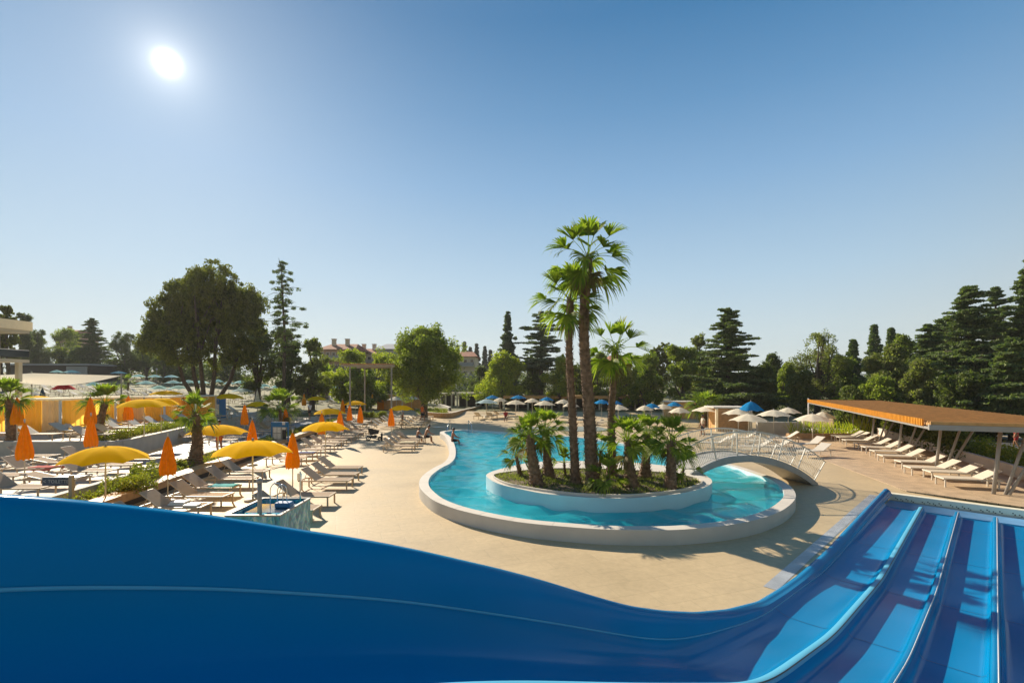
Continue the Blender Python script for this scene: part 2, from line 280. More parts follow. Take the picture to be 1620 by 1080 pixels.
# ---------------------------------------------------------------- mesh helpers
class MB:
    def __init__(s): s.v = []; s.f = []
    def add(s, vs, fs):
        o = len(s.v); s.v += [tuple(p) for p in vs]; s.f += [tuple(i + o for i in q) for q in fs]; return s
    def box(s, c, d, rz=0.0, rot=None):
        x, y, z = d[0] / 2, d[1] / 2, d[2] / 2
        mt = rot if rot is not None else Matrix.Rotation(rz, 3, 'Z')
        vs = [Vector(c) + mt @ Vector((a * x, b * y, e * z)) for a in (-1, 1) for b in (-1, 1) for e in (-1, 1)]
        return s.add(vs, [(0, 1, 3, 2), (4, 6, 7, 5), (0, 4, 5, 1), (2, 3, 7, 6), (0, 2, 6, 4), (1, 5, 7, 3)])
    def bar(s, a, b, w, h=None):
        a = Vector(a); b = Vector(b); d = (b - a); l = d.length
        q = d.to_track_quat('X', 'Z').to_matrix()
        return s.box((a + b) / 2, (l, w, h or w), rot=q)
    def tube(s, pts, r, n=8, cap=True):
        pts = [Vector(p) for p in pts]; k = len(pts); rr = r if isinstance(r, (list, tuple)) else [r] * k
        vs = []; fs = []
        up = Vector((0, 0, 1))
        prev = None
        for i, p in enumerate(pts):
            t = (pts[min(i + 1, k - 1)] - pts[max(i - 1, 0)]).normalized()
            if prev is None:
                a = t.cross(up if abs(t.z) < .95 else Vector((1, 0, 0))).normalized()
            else:
                a = (prev - t * prev.dot(t)).normalized()
            prev = a; b = t.cross(a)
            for j in range(n):
                th = 2 * math.pi * j / n; vs.append(p + (a * math.cos(th) + b * math.sin(th)) * rr[i])
        for i in range(k - 1):
            for j in range(n):
                fs.append((i * n + j, i * n + (j + 1) % n, (i + 1) * n + (j + 1) % n, (i + 1) * n + j))
        if cap: fs.append(tuple(range(n - 1, -1, -1))); fs.append(tuple((k - 1) * n + j for j in range(n)))
        return s.add(vs, fs)
    def lathe(s, prof, n=16, c=(0, 0, 0)):
        vs = []; fs = []
        for r, z in prof:
            for j in range(n):
                th = 2 * math.pi * j / n; vs.append((c[0] + r * math.cos(th), c[1] + r * math.sin(th), c[2] + z))
        for i in range(len(prof) - 1):
            for j in range(n): fs.append((i * n + j, i * n + (j + 1) % n, (i + 1) * n + (j + 1) % n, (i + 1) * n + j))
        return s.add(vs, fs)
    def prism(s, poly, z0, z1):
        n = len(poly); vs = [(x, y, z0) for x, y in poly] + [(x, y, z1) for x, y in poly]
        return s.add(vs, [tuple(range(n - 1, -1, -1)), tuple(range(n, 2 * n))] + [(i, (i + 1) % n, n + (i + 1) % n, n + i) for i in range(n)])
    def grid(s, rows):
        m_ = len(rows[0]); vs = [p for r_ in rows for p in r_]
        return s.add(vs, [(i * m_ + j, i * m_ + j + 1, (i + 1) * m_ + j + 1, (i + 1) * m_ + j) for i in range(len(rows) - 1) for j in range(m_ - 1)])
    def build(s, name, m, parent=None, smooth=False, loc=None, bevel=0.0):
        me = bpy.data.meshes.new(name); me.from_pydata(s.v, [], s.f); me.materials.append(m); me.update()
        if smooth: me.polygons.foreach_set('use_smooth', [True] * len(me.polygons))
        o = bpy.data.objects.new(name, me); COL.objects.link(o)
        if parent: o.parent = parent
        if loc: o.location = loc
        if bevel:
            b = o.modifiers.new('b', 'BEVEL'); b.width = bevel; b.segments = 2; b.limit_method = 'ANGLE'
        return o
def quads(name, V4, m, parent=None):
    """V4: (n,4,3) array of quads"""
    n = len(V4); me = bpy.data.meshes.new(name)
    me.vertices.add(4 * n); me.vertices.foreach_set('co', V4.reshape(-1).astype(np.float32))
    me.loops.add(4 * n); me.loops.foreach_set('vertex_index', np.arange(4 * n, dtype=np.int32))
    me.polygons.add(n); me.polygons.foreach_set('loop_start', np.arange(0, 4 * n, 4, dtype=np.int32)); me.polygons.foreach_set('loop_total', np.full(n, 4, np.int32))
    me.materials.append(m); me.update(calc_edges=True)
    o = bpy.data.objects.new(name, me); COL.objects.link(o)
    if parent: o.parent = parent
    return o
def tag(o, label=None, cat=None, group=None, kind=None):
    if label: o['label'] = label
    if cat: o['category'] = cat
    if group: o['group'] = group
    if kind: o['kind'] = kind
    return o
def thing(name, label, cat, loc=(0, 0, 0), rz=0.0, group=None):
    o = bpy.data.objects.new(name, None); COL.objects.link(o); o.location = loc; o.rotation_euler = (0, 0, rz); o.empty_display_size = .2
    return tag(o, label, cat, group)
KIDS = {}
def kids(o): return [c for c in bpy.data.objects if c.parent == o]
def dup(root, loc, rz=0.0, label=None, scale=None, group=None):
    r = root.copy(); COL.objects.link(r); r.location = loc; r.rotation_euler = (0, 0, rz); r.scale = scale or (1, 1, 1)
    if label: r['label'] = label
    if group: r['group'] = group
    if root.name not in KIDS: KIDS[root.name] = [(c, kids(c)) for c in kids(root)]
    for ch, gs in KIDS[root.name]:
        c = ch.copy(); COL.objects.link(c); c.parent = r
        for g_ in gs:
            d = g_.copy(); COL.objects.link(d); d.parent = c
    return r
ORD = 'first second third fourth fifth sixth seventh eighth ninth tenth eleventh twelfth thirteenth fourteenth fifteenth sixteenth seventeenth eighteenth nineteenth twentieth'.split()
def ordw(i): return ORD[i] if i < 20 else 'twenty-' + ORD[i - 20] if i < 29 else 'thirtieth' if i == 29 else 'thirty-' + ORD[i - 30]
def smooth_poly(pts, n=4, closed=True):
    """Catmull-Rom through 2-D points"""
    res = []; k = len(pts)
    for i in range(k if closed else k - 1):
        p0, p1, p2, p3 = [pts[(i + d) % k] if closed else pts[min(max(i + d, 0), k - 1)] for d in (-1, 0, 1, 2)]
        for j in range(n):
            t = j / n
            res.append(tuple(.5 * ((2 * b) + (-a + c) * t + (2 * a - 5 * b + 4 * c - d) * t * t + (-a + 3 * b - 3 * c + d) * t ** 3) for a, b, c, d in zip(p0, p1, p2, p3)))
    if not closed: res.append(tuple(pts[-1]))
    return res
def offset(poly, d):
    """move a closed outline inwards by d"""
    n = len(poly); area = sum(poly[i][0] * poly[(i + 1) % n][1] - poly[(i + 1) % n][0] * poly[i][1] for i in range(n))
    sg = 1 if area > 0 else -1; res = []
    for i in range(n):
        a = Vector(poly[(i + 1) % n]) - Vector(poly[i - 1]); a.normalize()
        res.append((poly[i][0] - a.y * d * sg, poly[i][1] + a.x * d * sg))
    return res
def sheet(name, outline, holes, z, m, step=2.0, zf=None):
    """flat or height-following sheet inside an outline, with real holes"""
    vs = []; ed = []
    for lp in [outline] + holes:
        o = len(vs); vs += [Vector(p[:2]) for p in lp]; ed += [(o + i, o + (i + 1) % len(lp)) for i in range(len(lp))]
    if step:
        xs = [p[0] for p in outline]; ys = [p[1] for p in outline]
        x = min(xs) + step * .37
        while x < max(xs):
            y = min(ys) + step * .41
            while y < max(ys):
                if in_poly(x, y, outline) and not any(in_poly(x, y, h) for h in holes): vs.append(Vector((x, y)))
                y += step
            x += step
    v, e, f, *_ = geometry.delaunay_2d_cdt(vs, ed, [], 0, 1e-4)
    keep = []
    for q in f:
        cx = sum(v[i].x for i in q) / len(q); cy = sum(v[i].y for i in q) / len(q)
        if in_poly(cx, cy, outline) and not any(in_poly(cx, cy, h) for h in holes): keep.append(tuple(q))
    keep = [q if (v[q[1]] - v[q[0]]).cross(v[q[2]] - v[q[0]]) > 0 else q[::-1] for q in keep]
    mb = MB(); mb.v = [(p.x, p.y, z + (zf(p.x, p.y) if zf else 0)) for p in v]; mb.f = keep
    return mb.build(name, m)
def ribbon(mb, A, B, za, zb, closed=True):
    n = len(A); k = n if closed else n - 1
    mb.add([(p[0], p[1], za) for p in A] + [(p[0], p[1], zb) for p in B], [(i, (i + 1) % n, n + (i + 1) % n, n + i) for i in range(k)])
# ---------------------------------------------------------------- ground, deck, pool
def px2(pts, z): return [tuple(P(x, y, z)[:2]) for x, y in pts]
RIMZ, WZ = 0.41, 0.29
POOL = px2([(696,683),(704,690),(709,700),(711,711),(709,723),(701,732),(687,739),(672,749),(664,759),(664,770),(674,782),(690,793),(719,804),(750,812),(789,820),(835,827),(900,833),(960,837),(1030,838),(1080,837),
            (1147,831),(1199,821),(1235,808),(1253,795),(1259,785),(1256,775),(1247,766),(1231,757),(1209,750),(1185,742),(1161,735),(1130,729),(1093,722),(1049,712),(978,699),(920,691),(870,687),(810,683.5),(786,682),(755,680),(736,679),(715,680)], RIMZ)
POOL = smooth_poly(POOL, 5)
POOLIN = offset(POOL, .36)
DV = Vector((.70711, .70711, 0)); NV = Vector((-.70711, .70711, 0))
def SU(s, u, z=0.0): return DV * s + NV * u + Vector((0, 0, z))
SL_HOLE = [tuple(SU(s, u)[:2]) for s, u in ((10.0, 2.78), (22.55, 2.78), (22.55, -1.75), (10.0, -1.75))]
DECK = [(-19, 3), (-19, 57), (-24, 64), (34, 64), (34, 48), (22, 40), (15.6, 19.2), (18.5, 14.5), (30, 12), (30, 3)]
BIGH = [(-17, 5), (-17, 50), (13, 50), (16, 38), (15, 20), (20, 12), (20, 5)]
def hn(x, y): return base(x, y)
tag(sheet('deck', DECK, [POOL, SL_HOLE], 0.0, M['deck'], 2.5, hn), kind='structure')
# ground sheet to the horizon, with a hole wholly under the deck
rows = []
gv = sorted(set([-700, -500, -320, -220, -170, -140] + list(range(-130, 131, 5)) + [150, 200, 300, 500, 700]))
gy = sorted(set([-60, -30, -10] + list(range(0, 171, 5)) + [200, 260, 350, 500, 750]))
mb = MB(); idx = {}
for j, y in enumerate(gy):
    for i, x in enumerate(gv):
        idx[i, j] = len(mb.v); mb.v.append((x, y, base(x, y) - (0.05 if y > 64 or abs(x) > 40 else .06) + (0.4 * math.sin(x * .05) * math.cos(y * .04) if y > 110 else 0)))
for j in range(len(gy) - 1):
    for i in range(len(gv) - 1):
        cs = [(gv[i + a], gy[j + b]) for a in (0, 1) for b in (0, 1)]
        if all(in_poly(x, y, DECK) for x, y in cs) : continue
        if all(-19 < x < 26 and 2 < y < 50 for x, y in cs) and any(in_poly(x, y, DECK) for x, y in cs) and all(in_poly((cs[0][0] + cs[3][0]) / 2 + dx, (cs[0][1] + cs[3][1]) / 2 + dy, DECK) for dx in (-2, 2) for dy in (-2, 2)): continue
        mb.f.append((idx[i, j], idx[i + 1, j], idx[i + 1, j + 1], idx[i, j + 1]))
tag(mb.build('ground', M['grass']), kind='structure')
# far hill
mb = MB(); rr = []
for j, (Y, h) in enumerate(((300, -2), (380, 8), (480, 17), (600, 21), (740, -5))):
    rr.append([(x, Y, h * (0.55 + .35 * math.sin(x * .004 + 1) + .16 * math.sin(x * .017)) - 1) for x in range(-690, 691, 30)])
mb.grid(rr); tag(mb.build('hill', M['hill'], smooth=True), kind='structure')
# terraces
mb = MB(); mb.prism([p for p in LT][::-1], -.1, LTZ); tag(mb.build('lower_terrace', M['terrace']), kind='structure')
mb = MB(); mb.prism([p for p in UT][::-1], .3, UTZ - .004); tag(mb.build('upper_terrace', M['terrace']), kind='structure')
mb = MB(); mb.prism([(XB(15) - 6.3, 24.7), (XB(30) - 5.6, 30), (XB(50) - 3.2, 50), (XB(50) - 2.0, 50), (XB(24) - 2.9, 26), (XB(18) - 3.4, 23.4), (-18.8, 22.6)], LTZ - .1, LTZ + .005); tag(mb.build('path', M['grey_path']), kind='structure')
# coping of the pool
mb = MB(); ribbon(mb, POOL, POOLIN, RIMZ, RIMZ); o = mb.build('pool_coping', M['rim'])
pw = thing('pool_wall', 'low curved render wall with pale coping around the free form pool', 'pool wall')
o.name = 'coping'; o.parent = pw
mb = MB()
for i_ in range(0, len(POOL), 6):
    p_, q_ = Vector(POOL[i_]), Vector(POOLIN[i_]); n_ = (q_ - p_).normalized(); n_ = Vector((-n_.y, n_.x)) * .006
    mb.add([(*(p_ - n_), RIMZ + .002), (*(p_ + n_), RIMZ + .002), (*(q_ + n_), RIMZ + .002), (*(q_ - n_), RIMZ + .002)], [(0, 1, 2, 3)])
mb.build('coping_joints', M['concrete'], pw)
mb = MB(); ribbon(mb, POOL, POOL, -.15, RIMZ); o = mb.build('outer_face', M['pool_wall'], pw, smooth=True)
mb = MB(); ribbon(mb, POOLIN, POOLIN, -.85, RIMZ); mb.build('inner_face', M['basin'], pw, smooth=True)
o = sheet('pool_floor', offset(POOL, .3), [], -.80, M['basin'], 0); tag(o, kind='structure')
xs_ = [p[0] for p in POOL]; ys_ = [p[1] for p in POOL]; st_ = .11; PW = offset(POOL, .14)
gx = np.arange(min(xs_), max(xs_), st_); gy_ = np.arange(min(ys_), max(ys_), st_)
def poly_mask(X, Y, poly):
    c_ = np.zeros(X.shape, bool); n_ = len(poly)
    for i_ in range(n_):
        (xi, yi), (xj, yj) = poly[i_], poly[i_ - 1]
        if yi != yj: c_ ^= ((yi > Y) != (yj > Y)) & (X < (xj - xi) * (Y - yi) / (yj - yi) + xi)
    return c_
X_, Y_ = np.meshgrid(gx, gy_); inside = poly_mask(X_, Y_, PW)
rw_ = np.random.default_rng(4); Zw = np.zeros_like(X_)
wx = X_ + .25 * np.sin(Y_ * 1.1 + 1) + .15 * np.sin(Y_ * 2.3 + X_ * .7); wy = Y_ + .25 * np.sin(X_ * .9 + 2)
for k_ in range(26):
    lam = rw_.uniform(.45, 1.7); th = R(95) + rw_.normal() * .75; kk = math.tau / lam; Zw += .016 * lam * (rw_.uniform(.4, 1)) * np.sin(kk * (wx * math.cos(th) + wy * math.sin(th)) + rw_.uniform(0, 6.3)) / 1.6
mb = MB(); vi = -np.ones(X_.shape, int); vi[inside] = np.arange(inside.sum())
mb.v = [tuple(t_) for t_ in np.stack([X_[inside], Y_[inside], WZ + Zw[inside]], 1).tolist()]
A4 = np.stack([vi[:-1, :-1], vi[:-1, 1:], vi[1:, 1:], vi[1:, :-1]], -1).reshape(-1, 4); mb.f = [tuple(q) for q in A4[(A4 >= 0).all(1)].tolist()]
tag(mb.build('water', M['water'], smooth=True), kind='structure')
A_ = px2([(1118,728),(1140,731),(1161,737),(1185,744),(1207,751.5)], RIMZ); B_ = px2([(1085,739),(1110,745),(1140,755),(1175,768),(1212,781)], -.1)
mb = MB(); mb.grid([[(x, y, .24) for x, y in A_], [(x * .55 + u * .45, y * .55 + v * .45, .10) for (x, y), (u, v) in zip(A_, B_)], [(x, y, -.74) for x, y in B_]]); mb.add([(*A_[-1], .24), (*A_[-1], -.8), (*B_[-1], -.74)], [(0, 1, 2)])
tag(mb.build('submerged_slope', M['rim']), 'pale submerged slope entering the pool under the footbridge', 'pool slope')
# shallow splash zone behind the pool
SPL = px2([(690,676),(668,668),(664,662),(700,658),(760,655),(830,658),(905,668),(960,678),(940,682),(870,680),(780,674),(736,672)], .03)
mb = MB(); mb.prism(smooth_poly(SPL, 4), -.02, .05)
M['splash'] = tile_mat('splash_paving', (.36, .40, .36), (.33, .38, .35), (.26, .3, .28), .5, .5, 0, .25, .01, .15)
tag(mb.build('shallow_pool', M['splash']), kind='structure')
# drain strip
mb = MB(); mb.add([SU(11.0, 3.48, .006), SU(23.0, 3.44, .006), SU(23.0, 3.16, .006), SU(11.0, 3.2, .006)], [(0, 1, 2, 3)])
M['drain'] = slat_mat('drain_grating', (.62, .63, .64), (.58, .6, .62), .025, .4, R(45), .5)
tag(mb.build('drain_strip', M['drain']), kind='structure')
# ---------------------------------------------------------------- island
IZ = 0.75
ISL = smooth_poly(px2([(769.8,750),(771.6,755),(781,761.4),(798,767.5),(823,773),(850,778.6),(880,782.5),(920,786),(962,788),(1000,787.5),(1040,784.5),(1070,781),(1091,777.5),(1110,772),(1122,767),(1126.7,761),(1122,755),(1108,747),(1090,742),(1060,737),(1000,731),(940,729),(880,729),(840,731),(805,738),(782,744)], IZ), 4)
il = thing('island_planter', 'raised render island in the pool planted with fan palms', 'planter')
mb = MB(); ribbon(mb, ISL, ISL, -.8, IZ); mb.build('island_wall', M['island_wall'], il, smooth=True)
SOILP = smooth_poly(px2([(779,753),(786,760),(803,767),(826,771.5),(852,776),(882,780),(920,783.5),(962,785.3),(1000,785),(1038,782),(1066,778.5),(1087,775),(1102,770),(1112,764.5),(1104,758),(1075,752.5),(1040,748),(990,744.5),(930,742.5),(870,742.5),(823,746),(795,749)], IZ), 4)
o = sheet('paved_top', ISL, [SOILP], IZ, M['rim'], 0); o.parent = il
SO = offset(SOILP, -.01)
def soilz(x, y): return .05 * math.sin(x * 3.1 + 1) * math.cos(y * 2.7) + .04 * math.sin(x * 7 + y * 5)
o = sheet('soil_bed', SOILP, [], IZ + .01, M['soil'], .35, lambda x, y: max(-.03, soilz(x, y))); o.parent = il
SOINN = offset(SOILP, .06)
mb = MB(); n = len(SOILP)
ribbon(mb, SOILP, SOILP, IZ - .05, IZ + .07); ribbon(mb, SOILP, SOINN, IZ + .07, IZ + .07); ribbon(mb, SOINN, SOINN, IZ + .07, IZ - .05)
mb.build('bed_edging', M['rim'], il)
# grass tufts on the bed and leaf litter
def tufts(name, poly, n, z, m, h=.13, w=.02, seed=1, parent=None, zf=None):
    rg = np.random.default_rng(seed); xs = [p[0] for p in poly]; ys = [p[1] for p in poly]; V = []
    while len(V) < n:
        x = rg.uniform(min(xs), max(xs)); y = rg.uniform(min(ys), max(ys))
        if not in_poly(x, y, poly): continue
        zz = z + (zf(x, y) if zf else 0)
        if math.sin(x * 2.3 + 1.3) * math.cos(y * 3.1) + rg.uniform(-1, 1) < -.1: continue
        a = rg.uniform(0, math.tau); l = rg.uniform(.4, 1) * h; ln = rg.uniform(-.6, .6, 2) * h; c, s = math.cos(a) * w, math.sin(a) * w
        V.append([(x - c, y - s, zz), (x + c, y + s, zz), (x + c * .2 + ln[0], y + s * .2 + ln[1], zz + l), (x - c * .2 + ln[0], y - s * .2 + ln[1], zz + l)])
    return quads(name, np.array(V), m, parent)
tag(tufts('grass', offset(SOILP, .12), 5200, IZ + .0, M['leaf_olive'], .14, .018, 3, None, soilz), kind='stuff')

# ---------------------------------------------------------------- footbridge
A0 = Vector((6.95, 18.75)); A1 = Vector((12.95, 20.45)); bd = (A1 - A0).normalized(); bn = Vector((-bd.y, bd.x)); BL = (A1 - A0).length
BT = [0, .143, .295, .453, .614, .783, .909, 1.0]; BZ = [.76, 1.16, 1.34, 1.36, 1.20, .84, .44, .02]
def bz(t): 
    zs = [np.interp(t + d, BT, BZ) for d in (-.05, -.025, 0, .025, .05)]
    return float(np.mean(zs)) if .05 < t < .95 else float(np.interp(t, BT, BZ))
def BP(t, w, dz=0): p = A0 + bd * BL * t + bn * w; return Vector((p.x, p.y, bz(t) + dz))
br = thing('footbridge', 'arched grey footbridge with slim baluster railings from the palm island to the deck', 'bridge')
TS = [i / 40 for i in range(41)]
def arc_box(mb, w0, w1, z0, z1, ts=TS):
    rows = [[BP(t, w0, z0(t) if callable(z0) else z0), BP(t, w1, z0(t) if callable(z0) else z0), BP(t, w1, z1), BP(t, w0, z1), BP(t, w0, z0(t) if callable(z0) else z0)] for t in ts]
    mb.grid(rows); mb.add(rows[0][:4], [(0, 1, 2, 3)]); mb.add(rows[-1][:4], [(3, 2, 1, 0)])
mb = MB(); arc_box(mb, .1, 1.5, -.06, -.005); mb.build('deck_boards', M['concrete'], br)
for w in (0.0, 1.52):
    mb = MB(); arc_box(mb, w, w + .09, -.22, .05); mb.build('beam', M['bridge_beam'], br)
mb = MB(); arc_box(mb, .095, 1.515, -.21, -.15); mb.build('soffit', M['bridge_beam'], br)
for w in (0.045, 1.565):
    tilt = -.03 if w < 1 else .03
    def nrmt(t):
        a = BP(min(t + .02, 1), w) - BP(max(t - .02, 0), w); a.normalize(); q = Vector((-a.z * bd.x, -a.z * bd.y, math.hypot(a.x, a.y))); return q.normalized()
    rl = MB(); rl.tube([BP(t, w) + nrmt(t) * 1.0 for t in TS[1:-1]], .027, 8)
    hr = rl.build('handrail', M['bridge'], br, smooth=True)
    mb = MB(); mb.tube([BP(t, w) + nrmt(t) * .12 for t in TS[1:-1]], .012, 6); mb.build('bottom_rail', M['bridge'], br)
    for t in (.03, .19, .35, .51, .67, .83, .97):
        mb = MB(); q = nrmt(t); mb.bar(BP(t, w), BP(t, w) + q * 1.0, .05, .03); mb.build('post', M['bridge'], br)
    mb = MB()
    for i in range(1, 84):
        t = .03 + .94 * i / 84; q = nrmt(t); mb.tube([BP(t, w) + q * .12, BP(t, w) + q * .98], .0085, 5, cap=False)
    mb.build('balusters', M['bridge'], br)

# ---------------------------------------------------------------- water slide
UW = 2.81
tp = [(0,783),(100,791),(200,802),(355,819),(450,836),(560,852),(640,866),(720,884),(803,903),(870,921),(925,938),(965,950),(1007,961),(1060,968),(1108,970),(1160,965),(1210,952),(1245,930),(1271,911),(1300,885),(1317,869),(1349,833),(1380,799),(1405,773)]
ss, zz = [], []
for x, y in tp:
    a = (x - CX) / F; s_ = UW * (1 + a) / (1 - a); Zd = .70711 * (s_ + UW); ss.append(s_); zz.append(CZ - (y - HY) * Zd / F)
ss = [-2.2] + ss; zz = [4.25] + zz
DS = [-2.2, -1.0, 0, 1.36, 3, 5.43, 8.49, 12.75, 20.3, 22.6]; DZ = [3.62, 3.58, 3.42, 2.96, 2.22, 1.16, .56, .17, .24, .24]
SS = np.linspace(-2.2, 22.5, 260)
def smoothv(v, k):
    p = np.pad(v, k, mode='edge'); 
    for i in range(k): p[i] = 2 * v[0] - v[min(k - i, len(v) - 1)]; p[-1 - i] = 2 * v[-1] - v[-1 - min(k - i, len(v) - 1)]
    w = np.hanning(2 * k + 3)[1:-1]; w /= w.sum(); return np.convolve(p, w, 'valid')
TOP = smoothv(np.interp(SS, ss, zz), 3); DIV = smoothv(np.interp(SS, DS, DZ), 12)
sl_ = thing('water_slide', 'wide blue multi lane racing slide dropping from the viewpoint to a landing pool', 'water slide')
FL = DIV - .19
LANES = [1.72, .86, 0.0, -.86, -1.72]
NL = int((20.9 + 2.2) / 24.7 * 259)
def sweep(name, prof, m, smooth=True, end=None):
    """prof(i) -> list of (u, z)"""
    mb = MB(); mb.grid([[SU(s, u, z) for u, z in prof(i)] for i, s in enumerate(SS[:end])]); return mb.build(name, m, sl_, smooth)
def wallprof(i):
    t = TOP[i]; f = FL[i]; sm = max(f + .12, min(t - .06, t - .42 * min(1, (t - f) / .8)))
    pr = [(2.93, t - .22), (2.95, t - .10), (2.93, t - .02), (2.88, t), (2.82, t - .005), (2.785, t - .04), (2.76, t - .12 * (t - sm) / .4), (2.735, t - (t - sm) * .55), (2.715, t - (t - sm) * .85), (2.70, sm)]
    return pr
sweep('side_wall', wallprof, M['slide'])
def seamprof(i):
    sm = wallprof(i)[-1][1]; return [(2.70, sm + .001), (2.688, sm + .004), (2.683, sm - .006), (2.69, sm - .014)]
sweep('seam', seamprof, M['slide_pale'])
def lane0(i):
    f = FL[i]; sm = wallprof(i)[-1][1]; h = sm - f
    return [(2.695, sm - .012), (2.68, f + h * .78), (2.64, f + h * .5), (2.57, f + h * .25), (2.47, f + h * .08), (2.36, f + .005), (2.2, f), (2.0, f + .004), (1.92, f + .02), (1.86, f + .07), (1.825, f + .09), (1.80, f + .155)]
sweep('lane', lane0, M['slide'], end=NL)
for k in range(4):
    a, b = LANES[k] - .058, LANES[k + 1] + .058
    def lp(i, a=a, b=b):
        f = FL[i]; return [(a, f + .155), (a - .012, f + .09), (a - .03, f + .04), (a - .065, f + .010), (a - .12, f), (b + .12, f), (b + .065, f + .010), (b + .03, f + .04), (b + .012, f + .09), (b, f + .155)]
    sweep('lane', lp, M['slide'], end=NL)
for k, u in enumerate(LANES):
    def dp(i, u=u):
        f = FL[i]; w = 1.35 if u > 1.5 else 1.0; return [(u + .06 * w, f + .13), (u + .05 * w, f + .175), (u + .022, f + .187), (u, f + .19), (u - .022, f + .187), (u - .05, f + .175), (u - .06, f + .13)]
    sweep('divider', dp, M['slide_pale'] if k == 0 else M['slide'], end=NL)  # first divider paler: sky sheen on its top put into the colour
# dark joint line on the first divider, highlights painted as white strips on the others
for k, u in enumerate(LANES[:4]):
    def bp(i, u=u):
        f = FL[i]; c = u - .03; return [(c + .008, f + .187), (c, f + .197), (c - .008, f + .187)]
    sweep('joint_and_glint', bp, M['dark'] if k == 0 else M['white'], end=NL)
for s0 in (9.2, 12.5, 15.8, 19.1):     # moulded section joints across the lanes
    i0 = int((s0 + 2.2) / 24.7 * 259)
    def jp(prof, du, dz):
        rows_ = []
        for ds in (-.007, .007):
            zl = (TOP[i0 + 1] - TOP[i0 - 1]) / (SS[i0 + 1] - SS[i0 - 1]); zf_ = (FL[i0 + 1] - FL[i0 - 1]) / (SS[i0 + 1] - SS[i0 - 1])
            rows_.append([SU(SS[i0] + ds, u - du, z + dz + ds * (zl if du else zf_)) for u, z in prof])
        return rows_
    mb = MB(); mb.grid(jp(lane0(i0), 0, .004))
    for k in range(4):
        f = FL[i0]; x0_, x1_ = LANES[k] - .07, LANES[k + 1] + .07; mb.grid(jp([(x0_, f + .10), (x0_ - .018, f + .045), (x0_ - .06, f + .004), (x1_ + .06, f + .004), (x1_ + .018, f + .045), (x1_, f + .10)], 0, .004))
    mb.build('section_joint', M['slide_joint'], sl_)
# outer skin, posts, start platform, landing wall
sweep('outer_skin', lambda i: [(2.93, TOP[i] - .22), (2.90, FL[i] - .06), (0.5, FL[i] - .10), (-1.8, FL[i] - .10), (-1.82, FL[i] + .24)], M['slide_out'])
for s_ in (-1.5, 2.2, 5.4):
    for u in (2.6, .5, -1.5):
        i = int((s_ + 2.2) / 24.7 * 259); zt = FL[i] - .1
        mb = MB(); mb.tube([SU(s_, u, -.2), SU(s_, u, zt)], .08, 10); mb.build('support_post', M['galv'], sl_, smooth=True)
mb = MB(); q = [SU(-2.25, 2.95)[:2], SU(-2.25, -1.9)[:2], SU(-4.6, -1.9)[:2], SU(-4.6, 2.95)[:2]]; mb.prism([tuple(p) for p in q], 3.1, 3.3); mb.build('start_platform', M['concrete'], sl_)
lw = thing('landing_wall', 'cream landing wall with rows of small dark jets at the slide foot', 'landing wall')
mb = MB(); mb.box(SU(22.74, .6, -.09), (4.7, .28, .62), rz=R(-45)); mb.build('wall', M['cream'], lw, bevel=.02)
mb = MB()
for i in range(30):
    for dz, off in ((.10, 0), (.06, .05)):
        if (i % 5) == 4: continue
        u = 2.6 - i * .15 - off; c = SU(22.6 - .006, u, dz - .02 - .03 * (i % 2))
        mb.box(c, (.032, .006, .032), rz=R(-45))
mb.build('jets', M['dark'], lw)
mb = MB(); mb.add([SU(20.6, 2.72, -.13), SU(22.6, 2.72, -.13), SU(22.6, -1.78, -.13), SU(20.6, -1.78, -.13)], [(0, 1, 2, 3)]); mb.build('landing_tray', M['slide'], sl_)
mb = MB(); mb.add([SU(20.88, 2.7, -.2), SU(20.88, -1.75, -.2), SU(20.88, -1.75, FL[NL] + .02), SU(20.88, 2.7, FL[NL] + .02)], [(0, 1, 2, 3)]); mb.build('lane_lip', M['slide_pale'], sl_)
mb = MB(); mb.add([SU(9.8, 2.8, -.22), SU(22.7, 2.8, -.22), SU(22.7, -1.8, -.22), SU(9.8, -1.8, -.22)], [(0, 1, 2, 3)]); tag(mb.build('slide_pit', M['concrete']), kind='structure')
mb = MB(); ribbon(mb, SL_HOLE, SL_HOLE, -.22, 0.0); tag(mb.build('pit_wall', M['concrete']), kind='structure')

# ---------------------------------------------------------------- right hand wooden deck, pergola
WD = [(15.75, 19.3), (17.1, 25.5), (19.6, 36), (22.5, 42), (31, 42), (26, 18), (24, 12), (19.0, 15.3)]
mb = MB(); mb.prism(WD[::-1], -.03, .012); tag(mb.build('wooden_deck', M['wood_deck']), kind='structure')
E1 = Vector((.387, .922)); E2 = Vector((.922, -.387)); O0 = Vector((16.1, 18.7))
def E(a, b, z=0): p = O0 + E1 * a + E2 * b; return Vector((p.x, p.y, z))
rzE = math.atan2(E1.y, E1.x)
pg = thing('pergola', 'long pergola with ochre slatted roof and leaning grey columns over ivory loungers', 'pergola')
mb = MB(); mb.box(E(13.2, 2.7, 2.72), (26.4, 5.3, .10), rz=rzE); mb.build('roof_deck', M['roofwood'], pg)
mb = MB()
for i in range(60):
    mb.box(E(.22 + i * .445, 2.7, 2.80), (.06, 5.3, .07), rz=rzE)
mb.build('roof_slats', M['ochre_timber'], pg)
mb = MB()
for i in range(150):
    mb.box(E(.5 + i * .172, -.03, 2.755), (.075, .06, .28), rz=rzE)
mb.build('front_slats', M['bright_slat'], pg)
mb = MB(); mb.box(E(13.2, .05, 2.57), (26.4, .10, .09), rz=rzE); mb.build('edge_beam', M['galv'], pg)
mb = MB(); mb.box(E(-.02, 2.7, 2.60), (.14, 5.4, .2), rz=rzE); mb.build('end_beam', M['galv'], pg)
